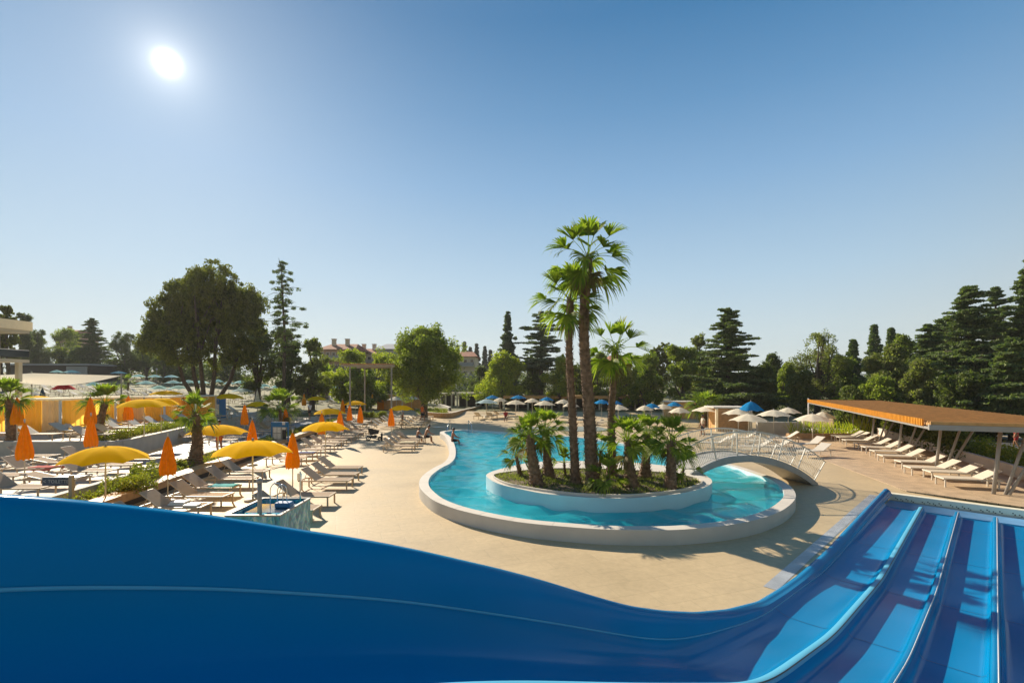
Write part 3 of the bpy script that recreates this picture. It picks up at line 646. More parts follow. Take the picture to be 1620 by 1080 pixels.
mb = MB(); mb.box(E(-.02, 2.7, 2.76), (.08, 5.3, .14), rz=rzE); mb.build('end_fascia', M['ochre_timber'], pg)
for i in range(5):
    a = 1.04 + 5.3 * i
    for nm, (a0, b0), (a1, b1), r_ in (('column', (a, 2.35), (a + .1, 2.62), .065), ('brace', (a + .06, 2.72), (a + .42, 3.6), .055), ('brace', (a, 2.80), (a + .7, 4.35), .055)):
        mb = MB(); mb.tube([E(a0, b0, 0), E(a1, b1, 2.68)], r_, 10); mb.build(nm, M['galv'], pg, smooth=True)
mb = MB(); mb.tube([E(26.6, .1, 0), E(26.6, .1, 2.95)], .06, 8); mb.build('column', M['white'], pg, smooth=True)
# low wall and hedge behind
lwall = MB(); lwall.box(E(12.5, 5.1, .27), (27, .22, .54), rz=rzE); tag(lwall.build('low_wall', M['rim']), 'low pale wall along the back of the wooden deck behind the ivory loungers', 'wall')
def leafcloud(rg, cs, rad, per, size, flat=1.0, up=0.0, squash=(1, 1, 1)):
    """leaf-sized quads scattered about clump centres"""
    cs = np.asarray(cs, float); n = len(cs) * per
    c = np.repeat(cs, per, 0); rr_ = np.repeat(np.broadcast_to(rad, (len(cs),)), per)
    d = rg.normal(size=(n, 3)); d /= np.linalg.norm(d, axis=1)[:, None]
    rad_ = rr_ * rg.uniform(0, 1, n) ** .45
    p = c + d * rad_[:, None] * np.array(squash) * np.array([1, 1, flat])
    u = rg.normal(size=(n, 3)); u[:, 2] += up; u /= np.linalg.norm(u, axis=1)[:, None]
    w = np.cross(u, rg.normal(size=(n, 3))); w /= np.linalg.norm(w, axis=1)[:, None]
    s = size * rg.uniform(.6, 1.3, n)[:, None]
    return np.stack([p - u * s * .5, p + w * s * .28, p + u * s * .5, p - w * s * .28], 1)
def hedge(name, pts, w, h, label, size=.12, dens=220, m='hedge', seed=1, zb=None, cat='hedge', stem=True):
    rg = np.random.default_rng(seed); cs = []
    for (x0, y0), (x1, y1) in zip(pts[:-1], pts[1:]):
        L_ = math.hypot(x1 - x0, y1 - y0); k = max(2, int(L_ * 2.2))
        for i in range(k):
            t = rg.uniform(); z0 = gz(x0 + (x1 - x0) * t, y0 + (y1 - y0) * t) if zb is None else zb
            for q in range(3): cs.append((x0 + (x1 - x0) * t + rg.normal() * w * .3, y0 + (y1 - y0) * t + rg.normal() * w * .3, z0 + h * rg.uniform(.15, .8)))
    cs = np.array(cs); V = leafcloud(rg, cs, min(w, h) * .42, dens // 3, size)
    return tag(quads(name, V, M[m]), label, cat)
hedge('hedge', [tuple(E(-2, 6.2)[:2]), tuple(E(14, 6.4)[:2])], 1.3, 1.25, 'dark leafy hedge behind the low wall, nearest half beside the columns', .13, 320, seed=5)
hedge('hedge', [tuple(E(14.5, 6.2)[:2]), tuple(E(29, 6.2)[:2])], 1.3, 1.4, 'dark leafy hedge behind the low wall at the far end of the pergola', .15, 260, seed=6)
# path and road beyond the hedge
def strip_poly(pts, w):
    l = []; r = []
    for i, p in enumerate(pts):
        a = Vector(pts[min(i + 1, len(pts) - 1)]) - Vector(pts[max(i - 1, 0)]); a.normalize(); n_ = Vector((-a.y, a.x)) * w / 2
        l.append((p[0] + n_.x, p[1] + n_.y)); r.append((p[0] - n_.x, p[1] - n_.y))
    return l + r[::-1]
mb = MB(); q = strip_poly([(22, 10), (29, 24), (35, 36), (41, 46), (60, 66)], 3.0); mb.prism(q[::-1], -.1, .02); tag(mb.build('road', M['asphalt']), kind='structure')
mb = MB(); q = strip_poly([(25, 10), (32, 24), (38, 36), (44, 46), (64, 66)], 2.2); mb.prism(q[::-1], -.1, .05); tag(mb.build('footpath', M['terrace']), kind='structure')
# ---------------------------------------------------------------- planters on the left, retaining walls
pl = thing('planter', 'long planted bed with timber capped edge beside the front row of loungers', 'planter')
mb = MB(); y0, y1 = 11.5, 52
mb.prism([(XB(y0) - 1.7, y0), (XB(y0) - .35, y0), (XB(y1) - .35, y1), (XB(y1) - 1.7, y1)][::-1][::-1], 0, .30); mb.build('soil', M['soil'], pl)
mb = MB(); mb.prism([(XB(y0) - .36, y0), (XB(y0) - .02, y0), (XB(y1) - .02, y1), (XB(y1) - .36, y1)], 0, .235); mb.build('front_wall', M['shade_in'], pl)  # dark colour stands in for the shaded gap below the timber cap
mb = MB(); mb.prism([(XB(y0) - .52, y0), (XB(y0) + .10, y0), (XB(y1) + .10, y1), (XB(y1) - .52, y1)], .24, .50); mb.build('timber_cap', M['timber'], pl)
mb = MB(); mb.prism([(XB(y0) - 1.96, y0), (XB(y0) - 1.68, y0), (XB(y1) - 1.68, y1), (XB(y1) - 1.96, y1)], 0, .62); mb.build('rear_wall', M['concrete'], pl)
rw = MB(); rw.prism([(-47, 24.55), (-20.0, 24.55), (-20.0, 24.85), (-47, 24.85)], .3, 1.34); tag(rw.build('retaining_wall', M['concrete']), 'grey retaining wall with pale top holding up the upper terrace beside orange parasols', 'wall')
rw = MB(); rw.prism([(-20.35, 24.87), (-19.99, 24.87), (-26.8, 52), (-27.15, 52)], .3, 1.34); tag(rw.build('retaining_wall', M['concrete']), 'grey side wall of the upper terrace running back past the young palms', 'wall')
def band(y0_, y1_, d0, d1, n, seed, z=.32):
    rg = np.random.default_rng(seed); cs = []
    for i in range(n):
        y = rg.uniform(y0_, y1_); d = rg.uniform(d0, d1); cs.append((XB(y) - d, y, z + rg.uniform(.02, .25)))
    return cs
rg = np.random.default_rng(11)
tag(quads('ground_cover', leafcloud(rg, band(12, 50, .6, 1.55, 420, 3), .26, 60, .10, .7), M['hedge']), kind='stuff')
tag(quads('ground_cover', leafcloud(rg, [(-20.9 - .25 * (y - 25) - rg.uniform(0, 1), y, 1.3 + rg.uniform(0, .25)) for y in rg.uniform(25.2, 34, 160)], .3, 60, .10, .7), M['hedge']), kind='stuff')
def shrub(x, y, h, w, label, m='hedge', seed=1, z=None, size=.09, n=26, per=120, name='shrub'):
    z = gz(x, y) if z is None else z; t = thing(name, label, 'shrub', (x, y, z)); rg = np.random.default_rng(seed)
    cs = [(rg.normal() * w * .28, rg.normal() * w * .28, h * rg.uniform(.25, .85)) for _ in range(n)]
    quads('foliage', leafcloud(rg, cs, w * .25, per, size), M[m], t)
    mb = MB()
    for c in cs[:7]: mb.tube([(0, 0, -.05), (c[0] * .4, c[1] * .4, c[2] * .5), c], [.03, .02, .008], 5)
    mb.build('stem', M['bark'], t); return t
for i, (px, py, h, w, lb) in enumerate([(236, 765, .85, .95, 'round dark shrub in the planted bed behind the nearest closed orange parasol'),
                              (207, 782, .7, 1.0, 'dark shrub in the planted bed next to the slide wall and sign'),
                              (268, 745, .5, .8, 'low light green shrub in the bed left of the palm trunk')]):
    p = P(px, py, .3); shrub(p.x, p.y, h, w, lb, seed=20 + i, z=.28)
for i, (px, py, lb) in enumerate([(583, 659, 'small round bush right of the grouped closed parasols'), (605, 658, 'small round bush beside the lone closed orange parasol')]):
    p = P(px, py + 9, 0); shrub(p.x, p.y, .95, 1.1, lb, seed=30 + i, size=.12)

# ---------------------------------------------------------------- parasols
PARTS = {}
def make_parasol(name, label, canvas, h=2.2, r=1.32, drop=.46, ex=1.5):
    t = thing(name, label, 'parasol')
    mb = MB(); n = 8; rows = []; K = 7
    for i in range(K + 1):
        q = i / K; row = []
        for j in range(n * 4 + 1):
            th = math.tau * j / (n * 4); ph = (j % 4) / 4; sag = math.sin(math.pi * ph)
            rr_ = r * q * (1 - .12 * sag * (q ** 1.2)); z = h - drop * (q ** ex) - .02 * sag * q * (1 - q) * 3
            if q > .8: z += .07 * sag * (q - .8) / .2
            row.append((rr_ * math.cos(th), rr_ * math.sin(th), z))
        rows.append(row)
    mb.grid(rows); o = mb.build('canopy', M[canvas], t, smooth=True)
    mb = MB()
    for j in range(n):
        th = math.tau * j / n; pts = [(r * q * math.cos(th), r * q * math.sin(th), h - drop * (q ** ex) - .018) for q in (0.02, .3, .6, .85, 1.0)]
        mb.tube(pts, .011, 5)
    mb.build('ribs', M['pole'], t)
    mb = MB(); mb.tube([(0, 0, .02), (0, 0, h - .01)], .024, 8); mb.build('pole', M['pole'], t, smooth=True)
    mb = MB(); mb.lathe([(.0, .10), (.035, .09), (.045, .04), (.03, 0), (.05, -.01)], 10, (0, 0, h)); mb.build('finial', M['galv'], t, smooth=True)
    mb = MB(); mb.lathe([(0, .16), (.03, .16), (.035, .07), (.26, .06), (.28, .03), (.28, 0)], 16); mb.build('foot', M['galv'], t, smooth=True)
    return t
def make_closed(name, label, canvas, h=2.45, cl=1.45, w=.27):
    t = thing(name, label, 'parasol'); mb = MB(); rows = []; n = 8
    for q, rr_ in ((0, .02), (.03, .045), (.2, .38), (.4, .62), (.6, .80), (.78, .97), (.9, 1.0), (1.0, .86)):
        row = []
        for j in range(n * 4 + 1):
            ph = (j % 4); f = (1.0, .78, .62, .80)[ph]; th = math.tau * j / (n * 4) + .25 * q
            row.append((w * rr_ * f * math.cos(th), w * rr_ * f * math.sin(th), h - cl * q - (.05 if ph == 0 and q == 1 else 0)))
        rows.append(row)
    mb.grid(rows); mb.build('canopy', M[canvas], t, smooth=True)
    mb = MB(); mb.tube([(0, 0, .02), (0, 0, h + .02)], .022, 8); mb.build('pole', M['pole'], t, smooth=True)
    mb = MB(); mb.lathe([(.0, .07), (.028, .05), (.03, 0), (.03, -.03)], 10, (0, 0, h)); mb.build('finial', M['pole'], t, smooth=True)
    mb = MB(); mb.lathe([(0, .16), (.03, .16), (.035, .07), (.24, .06), (.26, .03), (.26, 0)], 16); mb.build('foot', M['galv'], t, smooth=True)
    return t
USED = set()
def put(proto, loc, rz, label, scale=None, group=None):
    if proto.name in USED: return dup(proto, loc, rz, label, scale, group)
    USED.add(proto.name); proto.location = loc; proto.rotation_euler = (0, 0, rz)
    KIDS[proto.name] = [(c, kids(c)) for c in kids(proto)]
    if scale: proto.scale = scale
    proto['label'] = label
    if group: proto['group'] = group
    return proto
def row_of(proto, spec, h, r0, labels, group, zmax=1.2):
    for i, ((px, yt, w), lb) in enumerate(zip(spec, labels)):
        p = on_ground(px, yt, h); wid = w * p.y / F / math.sqrt(1 + ((px - CX) / F) ** 2)
        k = min(1.3, max(.75, wid / (2 * r0))); put(proto, p, random.uniform(0, .78), lb, (k, k, 1), group)
yel = make_parasol('yellow_parasol', '', 'yellow', 2.2, 1.36, .46, 2.2)
YS = [(167,706,155),(400,697,134),(345,672,102),(515,667,79),(228,649,95),(55,626,92),(255,636,58),(263,618,58),(362,628,52),(408,635,36),(522,646,55),(562,634,38),(501,627,34),(635,641,42)]
YL = ['largest open yellow parasol, at left beside the toilet sign and planted bed', 'big open yellow parasol over loungers behind the tiled foot basin', 'open yellow parasol above the path, just behind the big one by the basin',
      'open yellow parasol over the long row of loungers right of the blue map board', 'open yellow parasol over pale loungers left of the slanting palm', 'open yellow parasol in front of the yellow curtained cabanas at far left',
      'open yellow parasol half hidden behind the one left of the young palm', 'small open yellow parasol just in front of the teal parasols at left', 'open yellow parasol in front of the tall blue kiosk', 'tilted open yellow parasol beside the light green young palm by the map board',
      'open yellow parasol overlapping two closed orange ones behind the lounger row', 'small open yellow parasol farthest back in the middle cluster, right of white tables', 'small open yellow parasol beside the walking person in white', 'open yellow parasol with closed orange one at its left, near the black pushchair']
row_of(yel, YS, 2.2, 1.32, YL, 'open yellow parasols')
cl = make_closed('closed_parasol', '', 'orange')
CS = [(39,665),(27,649),(144,655),(143,629),(203,624),(265.5,687),(387,638),(399,662),(463,681),(452,643),(481,622),(619,644),(509,651),(538,648),(553,639),(542,631),(570,641)]
CLB = ['closed orange parasol, front one of the pair at the far left edge', 'closed orange parasol, rear one of the pair at the far left edge', 'closed orange parasol in front of the leaning palm trunk at left', 'closed orange parasol directly behind another one by the leaning palm',
       'closed orange parasol against the last yellow curtained cabana', 'nearest closed orange parasol, standing by the timber edged bed', 'closed orange parasol beside dark planting left of the young palm', 'closed orange parasol showing behind the big yellow one by the basin',
       'closed orange parasol standing just right of the blue map board', 'closed orange parasol half hidden behind the light green young palm', 'closed orange parasol left of the walking person in white', 'closed orange parasol beside the black pushchair',
       'closed orange parasol showing left of centre over the yellow one of the lounger row', 'closed orange parasol showing right of centre over the yellow one of the lounger row', 'tall closed orange parasol right of the overlapping yellow ones', 'closed orange parasol farthest back beside the white tables', 'short closed orange parasol under the farthest yellow parasol']
for (px, yt), lb in zip(CS, CLB):
    p = on_ground(px, yt, 2.45); put(cl, p, random.uniform(0, 3), lb, None, 'closed orange parasols')
cy = make_closed('closed_parasol', 'closed pale yellow parasol standing alone by the ochre screen', 'yellow', w=.24); p = on_ground(589, 622, 2.45); cy.location = p
cc = make_closed('closed_parasol', 'closed cream parasol under the teal parasols left of the thin conifer', 'canvas', w=.24); cc.location = on_ground(407, 616, 2.45)
cb = make_closed('closed_parasol', 'closed navy parasol behind the yellow cabanas at left', 'navy', w=.3); cb.location = on_ground(67, 613, 2.45)
tl = make_parasol('teal_parasol', '', 'teal', 2.15, 1.2, .50)
TS_ = [(90,585,26),(113,585.5,33),(188,587,33),(219,592,26),(245,592.6,26),(271,593,27),(231,602,37),(274,601.5,31),(298,601,30),(318,601.5,30),(252,609.6,36),(283,609.6,40),(380,601.8,24),(388,608.6,26),(407,609,26),(418,607,22),(437,609,22),(457,607,24),(472,609,22),(494,607,24),(508,608,22),(533,610,24),(148,604,24),(345,600,20),(362,603,20)]
o_ = sorted(range(len(TS_)), key=lambda i: TS_[i][0])
TL = [''] * len(TS_)
for k, i in enumerate(o_): TL[i] = f'teal parasol, {ordw(k)} from the left among the teal ones under the far trees'
row_of(tl, TS_, 2.15, 1.2, TL, 'teal parasols under the trees')
wh = make_parasol('cream_parasol', '', 'canvas', 2.15, 1.2, .50)
WS = [(1120,642,57),(1168,646,54),(1184,654.4,66),(1224,648,60),(1247,644.5,46),(1285.5,654.4,66),(1302,651,34),(1075,644,38),(1049,639,34),(1020,641,30),(978,640,36),(891,631.5,28),(861.5,633.7,36),(842,630,28),(815.5,632.6,36),(791,629,26),(903,636,28),(627,627,33),(651,626,29),(552,617,33)]
WL = ['cream parasol beside the bright green palm bush, leftmost of those behind the footbridge', 'cream parasol in front of the half folded blue one', 'large cream parasol right above the footbridge rail', 'cream parasol third from the right behind the footbridge', 'cream parasol standing behind the others under the dark trees right of the blue one',
      'large cream parasol nearest the pergola corner', 'cream parasol partly hidden behind the one at the pergola corner', 'cream parasol just behind the palm fronds at the island right end', 'cream parasol between two blue ones behind the island palms', 'cream parasol seen between the palm fronds behind the island',
      'cream parasol just right of the slender palm trunk', 'cream parasol left of the two tall palm trunks', 'cream parasol, front one of the row behind the leaning young palm', 'cream parasol between the middle and right blue ones', 'cream parasol below the middle blue one across the pool', 'cream parasol between the left and middle blue ones across the pool', 'cream parasol half hidden by the thinner tall palm trunk',
      'cream parasol, left of the two beside the round tree', 'cream parasol, right of the two beside the round tree', 'cream parasol near the white tables under the slatted frame']
row_of(wh, WS, 2.15, 1.2, WL, 'cream parasols')
lb_ = make_parasol('pale_blue_parasol', '', 'ltblue', 2.15, 1.2, .50)
for (px, yt, w), l in zip([(770,631,38),(383,614,42),(484,613,33)], ['pale green blue parasol at the left end of the row across the pool', 'pale grey blue parasol above the tall blue kiosk', 'pale blue parasol behind the light green young palm']): row_of(lb_, [(px, yt, w)], 2.15, 1.2, [l], 'pale blue parasols')
bl = make_parasol('blue_parasol', '', 'blue', 2.3, 1.2, .46)
row_of(bl, [(779,625,26),(820,625,28),(865,627.8,24),(952,632,30),(1031,638,22),(1067,635.5,28),(973,633,26)], 2.3, 1.2, ['bright blue parasol, leftmost of the blue ones across the pool', 'bright blue parasol, second of the three left of the tall palms', 'bright blue parasol, third of the three left of the tall palms', 'bright blue parasol between the tall palms and the slender palm', 'small bright blue parasol behind the fronds at the island right end', 'bright blue parasol in front of the ochre box at right', 'bright blue parasol just right of the slender palm trunk'], 'blue parasols')
bf = make_parasol('blue_parasol', 'blue parasol with pointed top half folded in front of the timber kiosk', 'blue', 2.6, 1.1, .75); bf.location = Vector(((1188 - CX) * 41.0 / F, 41.0, 0)); bf.scale = (1, 1, 1.06)
rd = make_parasol('red_parasol', 'red parasol behind the curtained cabanas at left', 'red', 2.3, 1.2, .75); rd.location = on_ground(101, 605, 2.4)

# ---------------------------------------------------------------- sun loungers
def make_lounger(name, sling, frame, back=38, cushion=False):
    t = thing(name, '', 'sun lounger'); H = .36; Wd = .66; L_ = 1.98
    mb = MB()
    for s in (-1, 1): mb.box((0, s * (Wd / 2), H), (L_, .045, .05))
    for x in (-L_ / 2, L_ / 2): mb.box((x, 0, H), (.045, Wd + .045, .05))
    mb.build('frame', M[frame], t)
    for x, y in ((-.86, 1), (-.86, -1), (.95, 1), (.95, -1)):
        mb = MB(); mb.box((x, y * Wd / 2, H / 2 - .015), (.05, .035, H - .03)); mb.build('leg', M[frame], t)
    mb = MB(); mb.box((.33, 0, H + .012), (1.29, Wd - .05, .018)); mb.build('seat', M[sling], t)
    a = R(back); ln = .74; p0 = Vector((-.31, 0, H + .02)); d = Vector((-math.cos(a), 0, math.sin(a)))
    mb = MB(); mb.bar(p0, p0 + d * ln, Wd - .06, .022); b = mb.build('backrest', M[sling], t)
    mb = MB()
    for s in (-1, 1): mb.bar(p0 + Vector((0, s * (Wd / 2 - .02), -.005)), p0 + d * (ln + .02) + Vector((0, s * (Wd / 2 - .02), -.005)), .03, .03)
    mb.bar(p0 + d * (ln + .01) + Vector((0, -(Wd / 2 - .02), -.006)), p0 + d * (ln + .01) + Vector((0, Wd / 2 - .02, -.006)), .028, .028)
    mb.build('back_frame', M[frame], t)
    for s in (-1, 1): mb = MB(); mb.bar(p0 + d * .48 + Vector((0, s * .27, -.01)), (-.82, s * .27, H - .02), .018); mb.build('strut', M[frame], t)
    return t
LGA = make_lounger('sun_lounger', 'sling', 'frame', 38)
LGB = make_lounger('ivory_sun_lounger', 'sling_white', 'frame_white', 30)
LGC = make_lounger('sun_lounger', 'sling', 'frame', 12)
LGP = make_lounger('pale_sun_lounger', 'sling_white', 'frame', 34)
def lng(proto, x, y, a, label, group):
    return put(proto, (x, y, gz(x, y)), R(a) + random.uniform(-.03, .03), label, None, group)
k = 0
for y, dx in [(13.9, .1), (15.6, .05), (17.1, .1), (18.5, -.25), (20.1, -.2), (21.8, -.35), (25.6, .2), (27.3, .3), (28.9, .35), (30.5, .5), (32.1, .6), (33.7, .6), (35.3, .8), (36.9, .8), (38.6, .9), (40.3, 1.0), (42.0, 1.1)]:
    lng(LGA, XB(y) + 2.3 + dx, y, 0, f'taupe sun lounger, {ordw(k)} from the slide in the row along the timber edged bed', 'loungers along the timber edged bed'); k += 1
k = 0
for x, y in [(-7.15, 15.3), (-7.35, 17.1), (-7.6, 19.8), (-7.75, 21.1), (-8.1, 22.7)]:
    lng(LGA, x, y, 0, f'taupe sun lounger, {ordw(k)} from the tiled basin in the short row on open deck', 'loungers in the short row behind the basin'); k += 1
k = 0
for x, y in [(-7.2, 30.6), (-7.3, 32.1), (-7.5, 33.7), (-7.6, 35.2)]:
    lng(LGA, x, y, 0, f'taupe sun lounger, {ordw(k)} from the front in the group left of the seated pair', 'loungers by the seated pair'); k += 1
for i, (px, py) in enumerate([(1488,768),(1468,757),(1437,750),(1422,740),(1394,730),(1381,722),(1367,715.5),(1355,709.5),(1336,703.5),(1326,698.5),(1318,696),(1311,692)]):
    p = P(px, py, 0); h = R(180 - 15); c = p + Vector((.95, -.02, 0)); c = Vector((p.x, p.y, 0)) - Vector((math.cos(h), math.sin(h), 0)) * .95
    put(LGB, c, h, f'ivory sun lounger under the pergola, {ordw(i)} from the front of the row', None, 'ivory loungers under the pergola')
# other columns on the left terraces
k = 0
for y in [13.2, 14.8, 16.3, 17.9, 19.4, 20.9, 22.4]:
    lng(LGA if k % 3 else LGC, XB(y) - 3.35, y, 2, f'taupe sun lounger, {ordw(k)} from the front in the column just left of the planted bed', 'loungers left of the planted bed'); k += 1
k = 0
for y in [16.8, 18.4, 20.0, 21.5, 23.0]:
    lng(LGC if k % 2 else LGA, XB(y) - 6.1, y, 4, f'sun lounger, {ordw(k)} from the front in the second column left of the planted bed', 'loungers in the second column left of the bed'); k += 1
k = 0
for y in [20.2, 21.8, 23.3]:
    lng(LGA, XB(y) - 8.9, y, 4, f'sun lounger, {ordw(k)} from the front in the column at the far left edge', 'loungers at the far left edge'); k += 1
k = 0
for x, y in [(-22.6, 26.0), (-25.6, 26.2), (-28.4, 26.6), (-31.2, 27.0), (-22.9, 27.7), (-25.8, 28.2)]:
    lng(LGP, x, y, 3, f'pale sun lounger by the curtained cabanas, {ordw(k)} counting from the retaining wall', 'loungers by the cabanas'); k += 1
# dense pale rows behind
for (x0, x1, dx, ya, yb, dy, nm, pr) in [(-24.2, -33, 2.9, 30, 50, 1.75, 'pale sun lounger on the upper terrace around the yellow parasols', 'P'),
                                   (-18.2, -21.0, 2.7, 30, 50, 1.8, 'taupe sun lounger beside the grey path behind the map board', 'A'),
                                   (-9.5, -16.5, 2.8, 45.5, 55, 1.8, 'sun lounger beyond the small yellow parasols', 'P')]:
    y = ya; ri = 0
    while y < yb:
        x = x0; ci = 0
        while x > x1:
            if gz(x, y) == gz(x - 1.1, y) or y > 50 or abs(gz(x, y) - gz(x - 1, y)) < .1:
                if random.random() < .86: lng({'P': LGP, 'A': LGA}[pr], x - .10 * (y - ya) * .5 + random.uniform(-.1, .1), y + random.uniform(-.15, .15), random.uniform(-4, 8), nm.split(' around')[0].split(' behind')[0] + f', {ordw(ri)} row, {ordw(ci)} from the right', nm.replace('sun lounger', 'loungers'))
            x += -dx; ci += 1
        y += dy; ri += 1
k = 0
for y in np.arange(54.5, 80, 2.6):
    for x in np.arange(-.36 * y, -.98 * y, -3.3):
        if random.random() < .62: lng(LGP, float(x) + random.uniform(-.5, .5), float(y) + random.uniform(-.4, .4), random.uniform(-10, 14), f'small distant sun lounger among the teal parasols, {ordw(int(round((y - 54.5) / 2.6)))} row back, {ordw(int(round((-x - .36 * y) / 3.3)))} from the right', 'distant loungers among the teal parasols')
for i, (px, py, a) in enumerate([(960, 672, 175), (992, 676, 170), (1010, 668, 175), (925, 668, 178), (1145, 700, 172), (1130, 706, 168), (1175, 697, 170), (1205, 703, 170), (1240, 697, 168), (1225, 712, 170), (1195, 712, 170), (760, 664, 60), (778, 664, 70), (792, 662, 40)]):
    p = P(px, py, .1); lbs = 'low lounger on the deck across the pool, ' if i < 4 else 'low lounger seen through the footbridge railing, ' if i < 11 else 'pale lounge chair across the pool, '
    kk = i if i < 4 else i - 4 if i < 11 else i - 11
    lng(LGP, p.x, p.y, a, lbs + ordw(kk) + ' of its group', lbs.strip(', '))
p = P(1305, 722, 0); lng(LGB, p.x - .6, p.y, 200, 'ivory sun lounger standing alone at the right end of the footbridge', None)
p = P(1290, 712, 0); lng(LGP, p.x, p.y + .6, 195, 'pale sun lounger tucked behind the lone ivory one by the footbridge', None)
tw = MB(); tw.box((0, 0, .03), (.5, .36, .06)); tw.box((.02, .01, .085), (.46, .34, .05)); tw.box((.55, -.2, .03), (.42, .3, .06))
t_ = tag(tw.build('towels', M['white'], bevel=.015), 'folded white towels lying on the nearest lounger by the bed', 'towels'); t_.location = (XB(15.6) + 2.45, 15.65, .382)

# things left on the loungers
rt = random.Random(3)
for nm_, col_ in (('towel_teal', (.05, .35, .38)), ('towel_red', (.45, .05, .04)), ('towel_navy', (.02, .05, .2)), ('towel_stripe', (.6, .5, .3))): M[nm_] = mat(nm_, col_, .95, var=.2, scale=12)
for i, (x, y, z_, m_, lb) in enumerate([(XB(18.5) + 2.2, 18.5, 0, 'towel_teal', 'teal towel spread over a lounger seat in the row by the timber edged bed'), (XB(27.3) + 2.75, 27.3, 0, 'towel_navy', 'navy towel on a lounger behind the closed orange parasol by the map board'),
                        (-7.3, 32.1, 0, 'towel_stripe', 'sand coloured towel on a lounger left of the seated pair'), (XB(17.9) - 3.2, 17.9, LTZ, 'white', 'white towel on a lounger behind the toilet sign'), (XB(20.0) - 5.9, 20.0, LTZ, 'towel_red', 'dark red towel on a lounger behind the largest yellow parasol')]):
    mb = MB(); rows_ = []
    for a_ in range(9): rows_.append([(-.45 + a_ * .12 + .02 * math.sin(b__ * 1.7), -.33 + b__ * .083 + .015 * math.sin(a_ * 2.1 + i), .40 + .007 * math.sin(a_ * 1.9 + b__ * 1.3) - (.10 if b__ in (0, 8) else 0)) for b__ in range(9)])
    mb.grid(rows_); o = tag(mb.build('towel', M[m_], smooth=True), lb, 'towel'); o.location = (x + .35, y, z_); o.modifiers.new('t', 'SOLIDIFY').thickness = .012
# ---------------------------------------------------------------- fan palms
def frond(rg, pet, size, az, el, droop, V, Vp, nseg=22, stiff=.6, fold=.75, wide=88):
    """one fan leaf: petiole quads into Vp, blade strips into V (lists of quads)"""
    d = Vector((math.cos(az) * math.cos(el), math.sin(az) * math.cos(el), math.sin(el)))
    side = Vector((-math.sin(az), math.cos(az), 0)); upv = side.cross(d) * -1
    pts = []; p = Vector((0, 0, 0)); dd = d.copy()
    for i in range(5):
        pts.append(p.copy()); p = p + dd * pet / 4; dd = (dd + Vector((0, 0, -1)) * droop * .22).normalized()
    for a, b in zip(pts[:-1], pts[1:]):
        for w in (side * .016, upv * .012): Vp.append([a - w, a + w, b + w, b - w])
    c = pts[-1]; d2 = dd; up2 = (side.cross(d2) * -1).normalized()
    for i in range(nseg):
        f = (i + .5) / nseg * 2 - 1; ang = f * R(wide) + rg.normal() * .03
        ln = size * (1 - .30 * abs(f) ** 2) * rg.uniform(.88, 1.05)
        dirv = (d2 * math.cos(ang) + side * math.sin(ang) + up2 * (abs(math.sin(ang)) * fold)).normalized()
        w0 = size * .028; w1 = size * .052
        nn = dirv.cross(up2).normalized()
        a = c; b = c + dirv * ln * .5; bend = Vector((0, 0, -1)) * ln * (1 - stiff) * rg.uniform(.25, .6)
        e = c + dirv * ln * .82 + bend * .35; g_ = c + dirv * ln * .97 + bend
        V.append([a - nn * w0 * .4, a + nn * w0 * .4, b + nn * w1, b - nn * w1])
        V.append([b - nn * w1, b + nn * w1, e + nn * w1 * .45, e - nn * w1 * .45])
        V.append([e - nn * w1 * .45, e + nn * w1 * .45, g_ + nn * .004, g_ - nn * .004])
